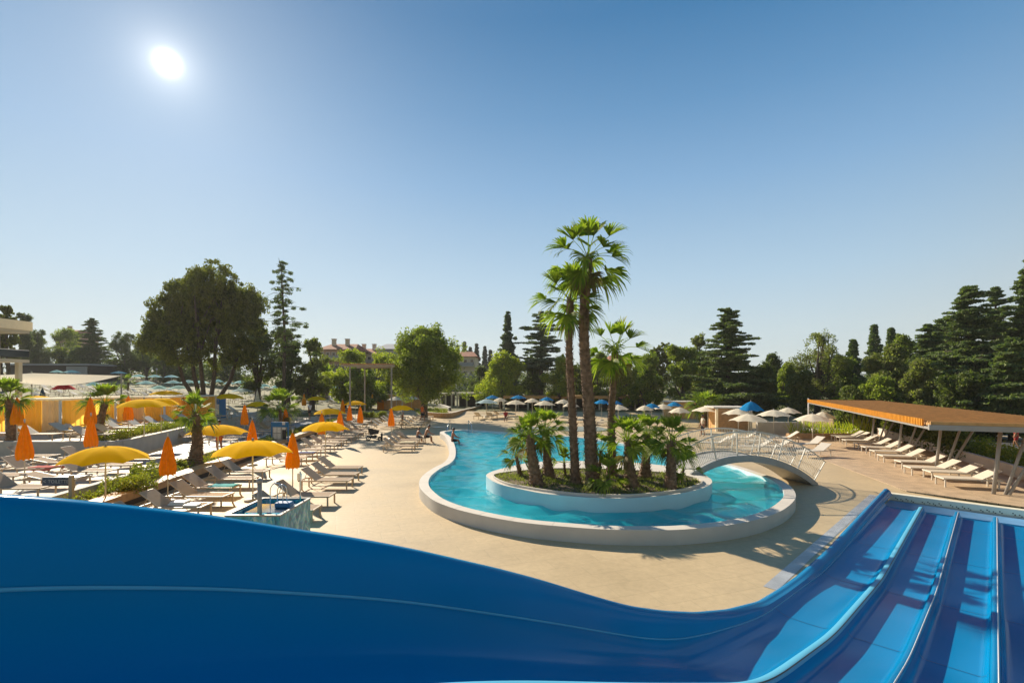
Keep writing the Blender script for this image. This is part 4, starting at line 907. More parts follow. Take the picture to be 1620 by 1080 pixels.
def palm(base, pts, r0, r1, label, nf=19, pet=0.61, size=.8, skirt=6, seed=1, low=-.5, stiff=.6, leafm='palm_leaf', hang=0.0, flare=1.5, category='palm'):
    """pts: trunk centre line relative to base; crown at its end"""
    rg = np.random.default_rng(seed); t = thing('fan_palm', label, category, base)
    cpts = smooth_poly([tuple(p) for p in pts], 6, closed=False); n = len(cpts); H = cpts[-1][2] - cpts[0][2]
    mb = MB(); rr_ = []; q = []
    for k in range(int(H / .055) + 2):
        z = cpts[0][2] + min(H, k * .055); f = (z - cpts[0][2]) / H
        x = np.interp(z, [c[2] for c in cpts], [c[0] for c in cpts]); y = np.interp(z, [c[2] for c in cpts], [c[1] for c in cpts])
        rad = r0 + (r1 - r0) * f + (flare - 1) * r0 * math.exp(-(z - cpts[0][2]) / .35)
        q.append((x, y, z)); rr_.append(rad * (1 + .07 * (k % 2) + rg.uniform(-.05, .05)))
    mb.tube(q, rr_, 14)
    # old leaf bases: little upturned flakes in a spiral
    nb = int(H * (62 if r0 > .14 else 44))
    for k in range(nb):
        z = cpts[0][2] + H * (k + rg.uniform(0, 1)) / nb; f = (z - cpts[0][2]) / H
        x = np.interp(z, [c[2] for c in cpts], [c[0] for c in cpts]); y = np.interp(z, [c[2] for c in cpts], [c[1] for c in cpts])
        rad = r0 + (r1 - r0) * f + (flare - 1) * r0 * math.exp(-(z - cpts[0][2]) / .35)
        a = k * 2.399 + rg.normal() * .2; o = Vector((math.cos(a), math.sin(a), 0)); s = Vector((-o.y, o.x, 0)); w = rad * .28; l = rg.uniform(.08, .17) * (1 + .9 * (f > .85))
        p = Vector((x, y, z)) + o * rad * .92; tip = p + o * (.05 + rg.uniform(0, .05)) + Vector((0, 0, l)) + s * rg.normal() * .02
        b2 = Vector((x, y, z + .02)) + o * rad * .8
        mb.add([p - s * w, p + s * w, tip + s * w * .35, tip - s * w * .35, b2], [(0, 1, 2, 3), (0, 3, 4), (1, 4, 2)])
    mb.build('trunk', M['palm_bark'], t)
    # fibrous top
    C = Vector(cpts[-1]); V = []; Vp = []
    for k in range(nf):
        az = k * 2.399 + rg.normal() * .25; f = k / nf
        el = R(78) * (1 - f) ** .8 + low * f + rg.normal() * .10
        frond(rg, pet * rg.uniform(.8, 1.15), size * rg.uniform(.85, 1.1), az, el, .35 + .8 * f, V, Vp, 22, stiff * (1 - .45 * f))
    cr = quads('crown', np.array([[tuple(p) for p in qd] for qd in V]), M[leafm], t); cr.location = C
    st = quads('leaf_stalks', np.array([[tuple(p) for p in qd] for qd in Vp]), M['palm_leaf'], t); st.location = C
    if skirt:
        V = []; Vp = []
        for k in range(skirt):
            az = rg.uniform(0, math.tau); frond(rg, pet * .7, size * .75, az, R(rg.uniform(-75, -35)) + hang, 1.0, V, Vp, 14, .3)
        o = quads('dead_leaves', np.array([[tuple(p) for p in qd] for qd in V + Vp]), M['palm_old'], t); o.location = C + Vector((0, 0, -.1))
    return t
def palm_px(bx, by, zb, crown, label, r0, r1, mid=(), **kw):
    """base pixel, base height, crown centre pixel (and mid pixels), all in the base's depth"""
    b = P(bx, by, zb); Z = b.y; rel = [(0, 0, -.1)]
    for x, y in list(mid) + [crown]: rel.append(((x - CX) * Z / F - b.x, 0.15 * math.sin(x), CZ - (y - HY) * Z / F - zb))
    return palm(b, rel, r0, r1, label, **kw)
zi = .78
palm_px(938, 766, zi, (931, 408), 'tallest fan palm on the island with rough thick trunk', .22, .14, mid=[(932, 640), (924, 520)], nf=22, pet=1.0, size=.88, skirt=8, seed=2, low=-.75, stiff=.55, flare=1.25)
palm_px(911, 764, zi, (902, 478), 'thinner tall palm leaning left beside the tallest one', .145, .10, mid=[(906, 650), (901, 560)], nf=17, pet=.85, size=.82, skirt=3, seed=3, low=-.7, stiff=.6, flare=1.4)
palm_px(968, 752, zi, (973, 556), 'slender palm of middle height right of the two tall ones', .16, .09, mid=[(969, 650)], nf=16, pet=.8, size=.78, skirt=4, seed=4, low=-.6, stiff=.65)
palm_px(849, 766, zi, (838, 693), 'stout young palm leaning left on the island, leftmost of the big ones', .21, .13, nf=22, pet=0.53, size=.60, skirt=2, seed=5, low=-.25, flare=1.35)
palm_px(869, 755, zi, (862, 684), 'young palm standing right behind the stout leaning one', .17, .11, nf=19, pet=0.57, size=.60, skirt=3, seed=6, low=-.4)
palm_px(824, 752, zi, (817, 722), 'small palm with thin stem at the left tip of the island', .08, .06, nf=9, pet=.45, size=.5, skirt=0, seed=7, low=-.45, flare=1.2)
palm_px(999, 770, zi, (994, 700), 'young palm with tall upright fans, front of the right group on the island', .21, .09, nf=17, pet=0.61, size=.63, skirt=2, seed=8, low=-.1)
palm_px(1020, 755, zi, (1025, 690), 'young palm behind and between the two right hand island palms', .18, .09, nf=16, pet=0.53, size=.57, skirt=2, seed=9, low=-.3)
palm_px(1061, 772, zi, (1060, 700), 'stout young palm on the right part of the island beside the footbridge', .17, .13, nf=20, pet=0.56, size=.60, skirt=2, seed=10, low=-.45, flare=1.25)
palm_px(962, 776, zi, (962, 758), 'low bushy palm at the front of the island between the trunks', .07, .05, nf=10, pet=.5, size=.55, skirt=0, seed=11, low=-.1, flare=1.2)
palm_px(895, 752, zi, (893, 733), 'tiny palm seedling behind the thinner tall trunk', .04, .04, nf=7, pet=.35, size=.4, skirt=0, seed=12, low=-.2, flare=1.1)
palm_px(1077, 760, zi, (1080, 742), 'small palm at the island right tip under the bridge end', .04, .04, nf=8, pet=.42, size=.45, skirt=0, seed=13, low=-.2, flare=1.1)
palm_px(948, 752, zi, (951, 715), 'leafy young palm filling the gap right of the tallest trunk', .06, .05, nf=10, pet=.5, size=.5, skirt=0, seed=14, low=-.2, leafm='palm_leaf', flare=1.2)
# palms on the left
palm_px(159, 697, .95, (164, 640), 'young palm with leaning dark trunk before the yellow curtains', .20, .15, mid=[(161, 668)], nf=18, pet=.75, size=.85, skirt=2, seed=15, low=.15)
palm_px(307, 740, .3, (312, 655), 'young palm with thick dark trunk in the timber edged bed', .30, .13, mid=[(309, 700)], nf=15, pet=.62, size=.66, skirt=3, seed=16, low=-.45)
palm_px(445, 684, .45, (443, 648), 'light green young palm behind the blue map board', .13, .10, nf=18, pet=1.0, size=1.15, skirt=2, seed=17, low=-.1, leafm='palm_leaf')
palm_px(20, 700, 1.2, (18, 632), 'young palm at the left picture edge behind the orange parasols', .2, .14, nf=16, pet=.7, size=.8, skirt=2, seed=18, low=-.2)
palm_px(201, 634, 1.6, (202, 605), 'small distant palm between the teal parasols and cabanas', .14, .1, nf=11, pet=.8, size=.8, skirt=2, seed=19, low=-.4)
palm_px(1115, 674, 0, (1115, 645), 'bright yellow green palm bush behind the cream parasols', .4, .3, nf=23, pet=1.0, size=1.3, skirt=3, seed=20, low=0)
M['fatpalm'] = M['palm_leaf']
palm_px(513, 636, .9, (514, 600), 'far palm with broad orange brown trunk between teal parasols', .95, .8, nf=20, pet=1.6, size=2.0, skirt=14, seed=21, low=-.1, hang=.2, flare=1.1)

# ---------------------------------------------------------------- trees
def limb_tree(t, rg, H, cs, r0, zfork, bark='bark', lean=(0, 0), nlimb=9):
    mb = MB(); top = Vector((lean[0], lean[1], zfork))
    mb.tube([(0, 0, -.3), (lean[0] * .3, lean[1] * .3, zfork * .5), top], [r0 * 1.25, r0, r0 * .8], 9)
    idx = rg.choice(len(cs), min(nlimb, len(cs)), replace=False)
    for i in idx:
        c = Vector(cs[i]); m_ = top.lerp(c, .5) + Vector((rg.normal() * .3, rg.normal() * .3, .25))
        mb.tube([top - Vector((0, 0, rg.uniform(0, zfork * .25))), m_, c], [r0 * .5, r0 * .28, r0 * .08], 6)
    mb.build('trunk', M[bark], t)
def broad(label, loc, H, Wd, m, seed, cb=.25, leaf=.3, n=70, per=90, name='tree', lumps=9, r0=None, sparse=False, core=.28):
    rg = np.random.default_rng(seed); t = thing(name, label, 'tree', loc); zc0 = H * cb
    lob = []
    lumps = int(lumps * 1.9)
    for i in range(lumps):
        a = rg.uniform(0, math.tau); q = rg.uniform(.2, 1.12); zz_ = rg.uniform(.08, .92)
        wz = math.sin(math.pi * min(1, zz_ * .85 + .12)) ** .7
        lob.append((math.cos(a) * q * Wd * .36 * wz, math.sin(a) * q * Wd * .36 * wz, zc0 + (H - zc0) * zz_, Wd * rg.uniform(.09, .19)))
    lob.append((rg.normal() * Wd * .1, 0, H - Wd * .13, Wd * .13)); lob.append((0, 0, zc0 + (H - zc0) * .5, Wd * core))
    if core > .3: lob += [(0, 0, zc0 + (H - zc0) * .62, Wd * core * .95)] * 3 + [(Wd * .12, 0, zc0 + (H - zc0) * .38, Wd * core)] * 3 + [(-Wd * .12, 0, zc0 + (H - zc0) * .38, Wd * core)] * 3
    cs = []
    for i in range(n):
        x, y, z, r_ = lob[rg.integers(len(lob))]; d = rg.normal(size=3); d /= np.linalg.norm(d); rr_ = r_ * (rg.uniform(.5, 1.05) if rg.uniform() < .88 else rg.uniform(1.1, 1.6))
        cs.append((x + d[0] * rr_, y + d[1] * rr_, min(H, max(zc0, z + d[2] * rr_ * .85))))
    cr = .075 * Wd if not sparse else .06 * Wd
    quads('crown', leafcloud(rg, cs, rg.uniform(.6, 1.25, len(cs)) * max(cr, .45), per, leaf), M[m], t)
    limb_tree(t, rg, H, cs, r0 or .035 * H, max(zc0 * 1.1, H * .2), nlimb=14 if not sparse else 24)
    return t
def cedar(label, loc, H, Wd, m, seed, cb=.12, leaf=.28, tiers=13, per=70, flatness=.16, taper=.50, name='cedar_tree', lean=0):
    """layered conifer: flat sprays along radiating boughs"""
    rg = np.random.default_rng(seed); t = thing(name, label, 'tree', loc); cs = []; rs = []; mb = MB()
    mb.tube([(0, 0, -.3), (0, 0, H * .5), (0, 0, H * .98)], [.028 * H, .017 * H, .03], 8)
    for k in range(tiers):
        f = k / (tiers - 1); z = H * (cb + (1 - cb) * f * .98) ; rad = Wd / 2 * (1 - f) ** taper * rg.uniform(.62, 1.12) + .15
        if k == 0: rad *= .85
        nb = int(6 + 7 * (1 - f)); a0 = rg.uniform(0, math.tau)
        for b in range(nb):
            z = H * (cb + (1 - cb) * f * .98) + rg.normal() * H * .017; a = a0 + math.tau * b / nb + rg.normal() * .22; rl = rad * rg.uniform(.45, 1.2); rise = rg.uniform(.02, .22) * (1 if f < .85 else 2.2)
            tip = Vector((math.cos(a) * rl, math.sin(a) * rl, z + rl * rise)); mid_ = Vector((math.cos(a) * rl * .55, math.sin(a) * rl * .55, z + rl * rise * .8))
            mb.tube([(0, 0, z - .1), mid_, tip], [.05 + .012 * rl, .03, .01], 5, cap=False)
            steps = max(2, int(rl / .75))
            for s in range(steps):
                q = (s + rg.uniform(.3, 1)) / steps; w = rl * .22 * (1.15 - q) + .18
                for e in (-1, 1):
                    off = e * w * rg.uniform(.2, 1); p = Vector((0, 0, z)).lerp(tip, q); p.z = z + rl * rise * q - .12 * q * q * rl * .4
                    cs.append((p.x - math.sin(a) * off, p.y + math.cos(a) * off, p.z + rg.normal() * .06)); rs.append(.30 + .11 * rl * (1.1 - q * .6))
    quads('crown', leafcloud(rg, cs, np.array(rs), per, leaf, flat=flatness), M[m], t)
    mb.build('trunk', M['bark'], t); return t
def stone_pine(label, loc, H, Wd, seed, trunks=5, m='pinel', per=55, n=2100, cb=.14):
    rg = np.random.default_rng(seed); t = thing('pine_tree', label, 'tree', loc)
    lob = [(-.34, 0, .64, .14), (-.22, 0, .76, .13), (.37, 0, .72, .12), (-.40, 0, .50, .10), (-.22, 0, .60, .17), (.0, 0, .66, .2), (.08, 0, .74, .2), (.3, 0, .62, .16), (-.08, .1, .5, .2), (-.30, 0, .52, .19), (-.16, .1, .68, .21), (.02, 0, .80, .20), (.16, -.1, .84, .16), (.24, .1, .68, .22), (.34, 0, .52, .16), (0, .1, .55, .26), (-.34, -.1, .42, .13), (.12, 0, .42, .22), (-.14, -.1, .40, .18), (.30, .05, .36, .13)]
    cs = []
    for i in range(n):
        x, y, z, r_ = lob[rg.integers(len(lob))]; d = rg.normal(size=3); d /= np.linalg.norm(d); rr_ = r_ * rg.uniform(.4, 1.3) ** .6
        cs.append((Wd * (x + d[0] * rr_), Wd * (y * 1.2 + d[1] * rr_), H * z + d[2] * rr_ * Wd * .9))
    cs = [c for c in cs if c[2] > H * cb and c[2] < H]
    quads('crown', leafcloud(rg, cs, rg.uniform(.5, 1.0, len(cs)) * min(.62, Wd * .055), per, .27, up=1.6), M[m], t)
    mb = MB()
    for k in range(trunks):
        f = (k - (trunks - 1) / 2) / max(1, (trunks - 1) / 2); b = Vector((f * .055 * Wd, rg.normal() * .25, -.3)); cand = min(cs, key=lambda c: abs(c[0] - f * Wd * .33) + abs(c[2] - H * (.55 + .2 * (1 - abs(f)))))
        c = Vector(cand); p1 = b.lerp(c, .35) + Vector((f * .5, 0, -.2)); p2 = b.lerp(c, .7) + Vector((0, 0, .3))
        mb.tube([b, p1, p2, c], [.30, .24, .16, .05], 8)
        for j in range(8):
            c2 = Vector(cs[rg.integers(len(cs))]); 
            if abs(c2.x - p2.x) < Wd * .28: mb.tube([p1.lerp(p2, rg.uniform(.2, 1)), (p2 + c2) / 2, c2], [.11, .06, .02], 5, cap=False)
    mb.build('trunk', M['bark'], t); return t
def larch(label, loc, H, Wd, seed, m='needle'):
    """thin, sparse, drooping conifer"""
    rg = np.random.default_rng(seed); t = thing('conifer_tree', label, 'tree', loc); mb = MB(); cs = []; rs = []
    mb.tube([(0, 0, -.3), (.1, 0, H * .5), (-.35, 0, H * .94), (-.65, 0, H)], [.26, .17, .05, .02], 8)
    for k in range(70):
        f = (k + rg.uniform()) / 70; z = H * (.34 + .64 * f); rl = Wd / 1.7 * (1.05 - f) ** .62 * rg.uniform(.45, 1.15); a = k * 2.4 + rg.normal() * .3; x0 = -.6 * max(0, f - .6)
        tip = Vector((x0 + math.cos(a) * rl, math.sin(a) * rl, z - rl * rg.uniform(-.12, .3)))
        mid_ = Vector((x0 + math.cos(a) * rl * .5, math.sin(a) * rl * .5, z + .08 * rl)); mb.tube([(x0, 0, z), mid_, tip], [.045, .03, .008], 4, cap=False)
        for s in range(max(2, int(rl / .5))):
            q = rg.uniform(.15, 1); p = Vector((x0, 0, z)).lerp(tip, q); cs.append((p.x, p.y, p.z - .12)); rs.append(.34)
    quads('crown', leafcloud(rg, cs, np.array(rs), 60, .18, flat=.7), M[m], t); mb.build('trunk', M['bark'], t); return t
def conifer(label, loc, H, Wd, seed, m='needle', per=40, leaf=.32, tiers=26, cb=.1):
    return cedar(label, loc, H, Wd, m, seed, cb, leaf, tiers, per, .5, .85, 'conifer_tree')
def TP(px, ytop, wpx, Z):
    x = (px - CX) * Z / F; g_ = gz(x, Z); return Vector((x, Z, g_ - .1)), CZ + (HY - ytop) * Z / F - g_ + .1, wpx * Z / F / math.sqrt(1 + ((px - CX) / F) ** 2) * 1.02
l, H, w = TP(325, 411, 205, 62); stone_pine('broad rounded dark pine with several leaning trunks above the teal parasols', l, H, w, 1)
l, H, w = TP(449, 408, 92, 60); larch('tall thin drooping conifer with bare grey trunk right of the broad pine', l, H, w, 2)
i = 100
for px, yt, w_, Z, kind, m, lb, kw in [
    (408, 505, 80, 68, 'b', 'leaf_dark', 'dark rounded tree between the broad pine and the thin conifer', dict(cb=.12)),
    (455, 520, 70, 66, 'b', 'leaf_dark', 'dark tree directly behind the bare conifer trunk', dict(cb=.1)),
    (494, 536, 70, 64, 'b', 'leaf_olive', 'olive green tree right of the thin conifer', dict(cb=.12)),
    (60, 520, 78, 110, 'b', 'leaf_dark', 'dark tree rising beside the balcony building', dict(cb=.05)),
    (8, 466, 60, 66, 'p', 'pinel', 'dark pine top showing above the balcony building', dict()),
    (38, 495, 50, 102, 'b', 'leaf_dark', 'tall dark tree just behind the balcony building roof edge', dict(cb=.1)),
    (105, 522, 80, 114, 'b', 'leaf', 'mid green tree third from the left edge in the far belt', dict(cb=.05)),
    (146, 505, 84, 108, 'c', 'needle', 'layered dark cedar rising above the left tree belt', dict(cb=.15)),
    (200, 526, 70, 106, 'b', 'leaf_dark', 'dark tree right of the layered cedar at left', dict(cb=.05)),
    (232, 545, 60, 110, 'b', 'leaf', 'lower tree left of the broad dark pine', dict(cb=.05)),
    (262, 560, 60, 104, 'b', 'leaf_dark', 'low dark tree under the left side of the broad pine', dict(cb=.05)),
    (360, 560, 80, 108, 'b', 'leaf', 'sunlit green tree behind the trunks of the broad pine', dict(cb=.05)),
    (300, 570, 70, 114, 'b', 'leaf_dark', 'dark low tree behind the left trunks of the broad pine', dict(cb=.05)),
    (545, 556, 84, 70, 'b', 'leaf_bright', 'bright green tree in front of the red roofed apartments', dict(cb=.1)),
    (575, 578, 76, 66, 'b', 'leaf', 'green tree behind the slatted square frame', dict(cb=.1)),
    (604, 562, 80, 72, 'b', 'leaf_bright', 'bright green tree left of the big round tree', dict(cb=.1)),
    (625, 585, 50, 70, 'b', 'leaf_dark', 'dark low tree just left behind the big round tree', dict(cb=.05)),
    (671, 515, 122, 54, 'b', 'leaf', 'big round dense tree standing behind the middle terrace', dict(cb=.2, n=1000, per=60, leaf=.24, lumps=14, core=.36)),
    (792, 556, 86, 72, 'b', 'leaf_bright', 'bright green tree below the narrow conifer', dict(cb=.15)),
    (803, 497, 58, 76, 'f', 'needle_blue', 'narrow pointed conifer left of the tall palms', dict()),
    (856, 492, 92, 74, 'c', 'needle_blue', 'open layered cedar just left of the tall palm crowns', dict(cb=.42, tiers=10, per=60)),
    (846, 562, 70, 76, 'b', 'leaf_dark', 'dark tree under the open layered cedar', dict(cb=.08)),
    (885, 563, 62, 70, 'b', 'leaf_bright', 'bright green tree behind the thinner tall palm', dict(cb=.12)),
    (945, 558, 60, 72, 'b', 'leaf', 'green tree behind the two tall palm trunks', dict(cb=.1)),
    (985, 575, 60, 70, 'b', 'leaf_bright', 'sunlit tree just right of the slender palm trunk', dict(cb=.1)),
    (1020, 562, 78, 68, 'b', 'leaf', 'mid green tree above the right end of the long ochre roof', dict(cb=.08)),
    (1044, 532, 46, 90, 'p', 'pinel', 'distant small pine above the middle right trees', dict()),
    (1080, 545, 74, 66, 'b', 'leaf', 'dense green tree left of the big cedar', dict(cb=.06)),
    (1152, 489, 150, 60, 'c', 'needle', 'big spreading cedar in the gap behind the footbridge', dict(cb=.06, tiers=26, per=60)),
    (1108, 530, 60, 70, 'b', 'leaf_olive', 'olive tree tucked at the left side of the big cedar', dict(cb=.1)),
    (1205, 575, 70, 60, 'b', 'leaf_dark', 'dark tree at the right foot of the big cedar', dict(cb=.05)),
    (1293, 526, 112, 56, 's', 'leaf_olive', 'thin airy olive tree with visible branches behind the pergola end', dict(cb=.22, sparse=True, per=34, leaf=.2, n=260)),
    (1248, 575, 46, 62, 'b', 'leaf', 'small tree in the gap between the cedar and the airy tree', dict(cb=.1)),
    (1268, 590, 60, 54, 'b', 'leaf_dark', 'dark low tree left of the pergola roof corner', dict(cb=.03)),
    (1338, 568, 74, 58, 'b', 'leaf', 'green tree behind the far end of the pergola roof', dict(cb=.05)),
    (1383, 515, 60, 74, 'f', 'needle', 'dark conifer left of the right hand cedars', dict()),
    (1410, 520, 60, 70, 'f', 'needle', 'second dark conifer beside the right hand cedars', dict()),
    (1404, 545, 84, 50, 'b', 'leaf_olive', 'olive leafy tree above the pergola roof middle', dict(cb=.08)),
    (1350, 540, 60, 66, 'f', 'needle', 'low dark conifer between the airy tree and the taller conifers', dict()),
    (1490, 505, 120, 62, 'c', 'needle', 'dark cedar behind and left of the largest right hand one', dict(cb=.03, tiers=24)),
    (1575, 455, 130, 58, 'c', 'needle', 'dark cedar between the two largest right hand cedars', dict(cb=.03, tiers=24)),
    (1435, 530, 80, 60, 'b', 'leaf', 'rounded green tree left of the right hand cedars', dict(cb=.03)),
    (1320, 560, 70, 66, 'b', 'leaf_dark', 'dark tree right behind the thin airy olive tree', dict(cb=.03)),
    (1225, 560, 60, 70, 'b', 'leaf_dark', 'dark tree behind the gap right of the big cedar', dict(cb=.03)),
    (910, 575, 70, 78, 'b', 'leaf_dark', 'dark low tree behind the thin tall palm trunk', dict(cb=.03)),
    (760, 580, 50, 84, 'b', 'leaf_dark', 'dark low tree right of the pale house', dict(cb=.03)),
    (1452, 575, 100, 42, 'b', 'leaf_olive', 'yellowish leafy shrub tree just behind the pergola roof', dict(cb=.03)),
    (1395, 600, 90, 44, 'b', 'leaf', 'low green shrub tree behind the pergola roof left part', dict(cb=.03)),
    (1350, 612, 80, 44, 'b', 'leaf_dark', 'dark low shrub tree behind the pergola far columns', dict(cb=.0)),
    (1530, 452, 190, 48, 'c', 'needle', 'large dark layered cedar filling the right side', dict(cb=.03, tiers=28, per=60)),
    (1628, 418, 190, 46, 'c', 'needle', 'tallest layered cedar cut by the right picture edge', dict(cb=.03, tiers=30, per=60)),
    (1468, 515, 110, 54, 'c', 'needle', 'smaller cedar at the left flank of the large right hand cedars', dict(cb=.03, tiers=22, per=60)),
    (1600, 540, 150, 36, 'c', 'needle', 'lower cedar with long drooping boughs nearest the right edge', dict(cb=.1, tiers=14, per=70)),
    (1530, 590, 120, 38, 'b', 'leaf_dark', 'dark shrub tree below the big cedars behind the pergola', dict(cb=.02))]:
    i += 1; l, H, w = TP(px, yt, w_, Z)
    if kind in 'bs': a = dict(n=330, per=60, leaf=.27); a.update(kw); broad(lb, l, H, w, m, i, **a)
    elif kind == 'c': a = dict(leaf=.30, per=46, tiers=24); a.update(kw); a['tiers'] = int(a['tiers'] * 1.0); cedar(lb, l, H, w, m, i, **a)
    elif kind == 'f': conifer(lb, l, H, w * .9, i, m, **kw)
    elif kind == 'p': stone_pine(lb, l, H, w, i, 2, m, 60, 480, .3)
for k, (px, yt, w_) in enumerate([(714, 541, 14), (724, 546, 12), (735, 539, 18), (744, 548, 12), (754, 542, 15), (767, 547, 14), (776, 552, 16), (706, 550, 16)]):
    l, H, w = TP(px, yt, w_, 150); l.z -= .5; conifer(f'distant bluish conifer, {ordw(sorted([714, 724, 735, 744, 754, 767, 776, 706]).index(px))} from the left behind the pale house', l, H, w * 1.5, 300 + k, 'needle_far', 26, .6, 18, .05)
# understorey that reads as one dark mass behind the far parasols
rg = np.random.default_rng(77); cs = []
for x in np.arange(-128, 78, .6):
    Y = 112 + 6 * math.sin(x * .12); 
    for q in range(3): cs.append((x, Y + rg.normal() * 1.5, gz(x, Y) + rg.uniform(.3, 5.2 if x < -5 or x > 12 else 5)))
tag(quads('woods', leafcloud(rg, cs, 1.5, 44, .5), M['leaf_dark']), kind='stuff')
rg = np.random.default_rng(78); cs = [(x, 64 + rg.normal() * .5, rg.uniform(.3, 1.9)) for x in np.arange(26, 62, .18)] + [(34 + t_ * .5 , 45 + t_, rg.uniform(.3, 2.2)) for t_ in np.arange(-18, 20, .12)]
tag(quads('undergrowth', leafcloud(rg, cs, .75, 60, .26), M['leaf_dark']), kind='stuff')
# ---------------------------------------------------------------- buildings
def windows(parent, o, ax, n, w, h, dx, z, face, fr='white', arch=False):
    """n windows from point o stepping dx along ax; each a part with a pane"""
    ax = Vector(ax).normalized(); a = math.atan2(ax.y, ax.x)
    for i in range(n):
        c = Vector(o) + ax * dx * i; c.z = z; f = Vector(face)
        mb = MB(); mb.box(c + f * .04 + Vector((0, 0, h / 2 + .05)), (w + .2, .10, .1), rz=a); mb.box(c + f * .04 - Vector((0, 0, h / 2 + .05)), (w + .2, .10, .1), rz=a)
        for s in (-1, 1): mb.box(c + f * .04 + ax * s * (w / 2 + .05), (.1, .10, h), rz=a)
        wnd = mb.build('window', M[fr], parent)
        mb = MB(); mb.box(c + f * .015, (w, .02, h), rz=a); mb.build('pane', M['glass'], wnd)
hb = thing('balcony_building', 'cream building with two long balconies at the left picture edge', 'building')
mb = MB(); mb.prism([(-62, 30), (-47.2, 30), (-47.2, 44.6), (-62, 44.6)], 0, 10.2); mb.build('wall', M['wall_pale'], hb)
for zt, zb in ((10.0, 8.9), (7.3, 6.2)):
    mb = MB(); mb.prism([(-62, 29.6), (-44.9, 29.6), (-44.9, 45), (-62, 45)], zb, zb + .28)
    bal = mb.build('balcony', M['wall_pale'], hb)
    if zt > 9: mb = MB(); mb.prism([(-62.2, 29.4), (-44.8, 29.4), (-44.8, 45.2), (-62.2, 45.2)], zb + .282, zt); mb.build('parapet', M['canvas'], bal)
    else:
        mb = MB(); mb.prism([(-45.02, 29.6), (-44.94, 29.6), (-44.94, 45), (-45.02, 45)], zb + .5, zt); mb.prism([(-60, 44.93), (-45.02, 44.93), (-45.02, 45), (-60, 45)], zb + .5, zt); mb.build('glass_railing', M['glass'], bal)
        mb = MB(); mb.box((-44.98, 37.3, zt + .03), (.1, 15.4, .06)); mb.build('handrail', M['white'], bal)
windows(hb, (-47.2, 32, 0), (0, 1, 0), 4, 1.8, 1.5, 3.4, 8.0, (1, 0, 0)); windows(hb, (-47.2, 32, 0), (0, 1, 0), 4, 1.8, 1.6, 3.4, 5.0, (1, 0, 0))
mb = MB()
for y in (31, 38, 44.5): mb.box((-45.4, y, 4.2), (.35, .35, 4.2))
mb.build('columns', M['wall_pale'], hb)
def house(label, px0, px1, ytop, Z, wall, roof='roof', depth=12, storeys=3, nw=5, over=.6, name='apartment_building', gable=True, chim=2, rh=1.8):
    x0 = (px0 - CX) * Z / F; x1 = (px1 - CX) * Z / F; zt = CZ + (HY - ytop) * Z / F; g_ = base(x0, Z) - 1
    t = thing(name, label, 'building', ((x0 + x1) / 2, Z, g_)); w = (x1 - x0); H = zt - g_ - rh
    mb = MB(); mb.box((0, depth / 2, H / 2), (w, depth, H)); mb.build('wall', M[wall], t)
    mb = MB()
    if gable: # ridge along x
        mb.add([(-w / 2 - over, -over, H), (w / 2 + over, -over, H), (w / 2 + over, depth + over, H), (-w / 2 - over, depth + over, H), (-w / 2 - over + 1.5, depth / 2, H + rh), (w / 2 + over - 1.5, depth / 2, H + rh)], [(0, 1, 5, 4), (2, 3, 4, 5), (1, 2, 5), (3, 0, 4), (3, 2, 1, 0)])
    else: mb.box((0, depth / 2, H + rh / 2), (w + over, depth + over, rh))
    rf = mb.build('roof', M[roof], t)
    for c in range(chim):
        mb = MB(); mb.box((w * (-.25 + .4 * c), depth * .35, H + rh * .9 + .3), (.9, .9, 1.8)); mb.box((w * (-.25 + .4 * c), depth * .35, H + rh * .9 + 1.28), (1.15, 1.15, .16)); mb.build('chimney', M['wall_pale'], rf)
    for s in range(storeys): windows(t, (-w / 2 + w / nw / 2, 0, 0), (1, 0, 0), nw, min(1.5, w / nw * .5), 1.4, w / nw, H - 1.5 - s * 3.0, (0, -1, 0))
    for s in range(1, storeys):
        mb = MB(); mb.box((0, -.6, H - 2.5 - s * 3.0 + 2.9 - .0), (w * .8, 1.2, .15)); b = mb.build('balcony', M['wall_pale'], t)
        mb = MB(); mb.box((0, -1.17, H - 2.5 - s * 3.0 + 3.45), (w * .8, .05, .9)); mb.build('railing', M['wall_grey'], b)
    return t
house('long pink apartment block with red roof and chimneys above the trees', 505, 560, 541, 120, 'wall_pink', storeys=4, nw=6, chim=2)
house('low pale house with red roof right of the pink apartment block', 558, 600, 549, 130, 'wall_pale', storeys=3, nw=4, chim=2)
house('grey house with broad gable roof left of the round tree', 596, 640, 541, 125, 'wall_grey', storeys=3, nw=3, chim=0, roof='wall_grey')
house('pale three storey house between the round tree and dark conifers', 720, 752, 554, 125, 'wall_pale', storeys=4, nw=3, chim=0, rh=1.6)
house('distant house with reddish roof above the left tree belt', 88, 110, 519, 170, 'wall_pink', storeys=2, nw=3, chim=1, rh=1.5)
house('small pale house glimpsed behind the trees above the tall blue kiosk', 618, 636, 590, 100, 'wall_pale', storeys=1, nw=2, chim=0)
house('grey house mostly hidden behind the slender island palm', 966, 998, 560, 120, 'wall_grey', storeys=3, nw=3, chim=0)
lb2 = thing('service_building', 'long low dark building with pale roof line behind the teal parasols at left', 'building', (0, 0, 0))
x0, x1 = (15 - CX) * 98 / F, (142 - CX) * 98 / F
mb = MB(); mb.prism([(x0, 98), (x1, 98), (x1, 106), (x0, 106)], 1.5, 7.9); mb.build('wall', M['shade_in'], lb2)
mb = MB(); mb.prism([(x0 - .5, 97.5), (x1 + .5, 97.5), (x1 + .5, 106.5), (x0 - .5, 106.5)], 7.9, 8.25); mb.build('roof', M['wall_grey'], lb2)
mb = MB(); mb.box((x1 - 2.5, 97.9, 6.3), (4.2, .15, 2.8)); mb.build('panel', M['wall_grey'], lb2)
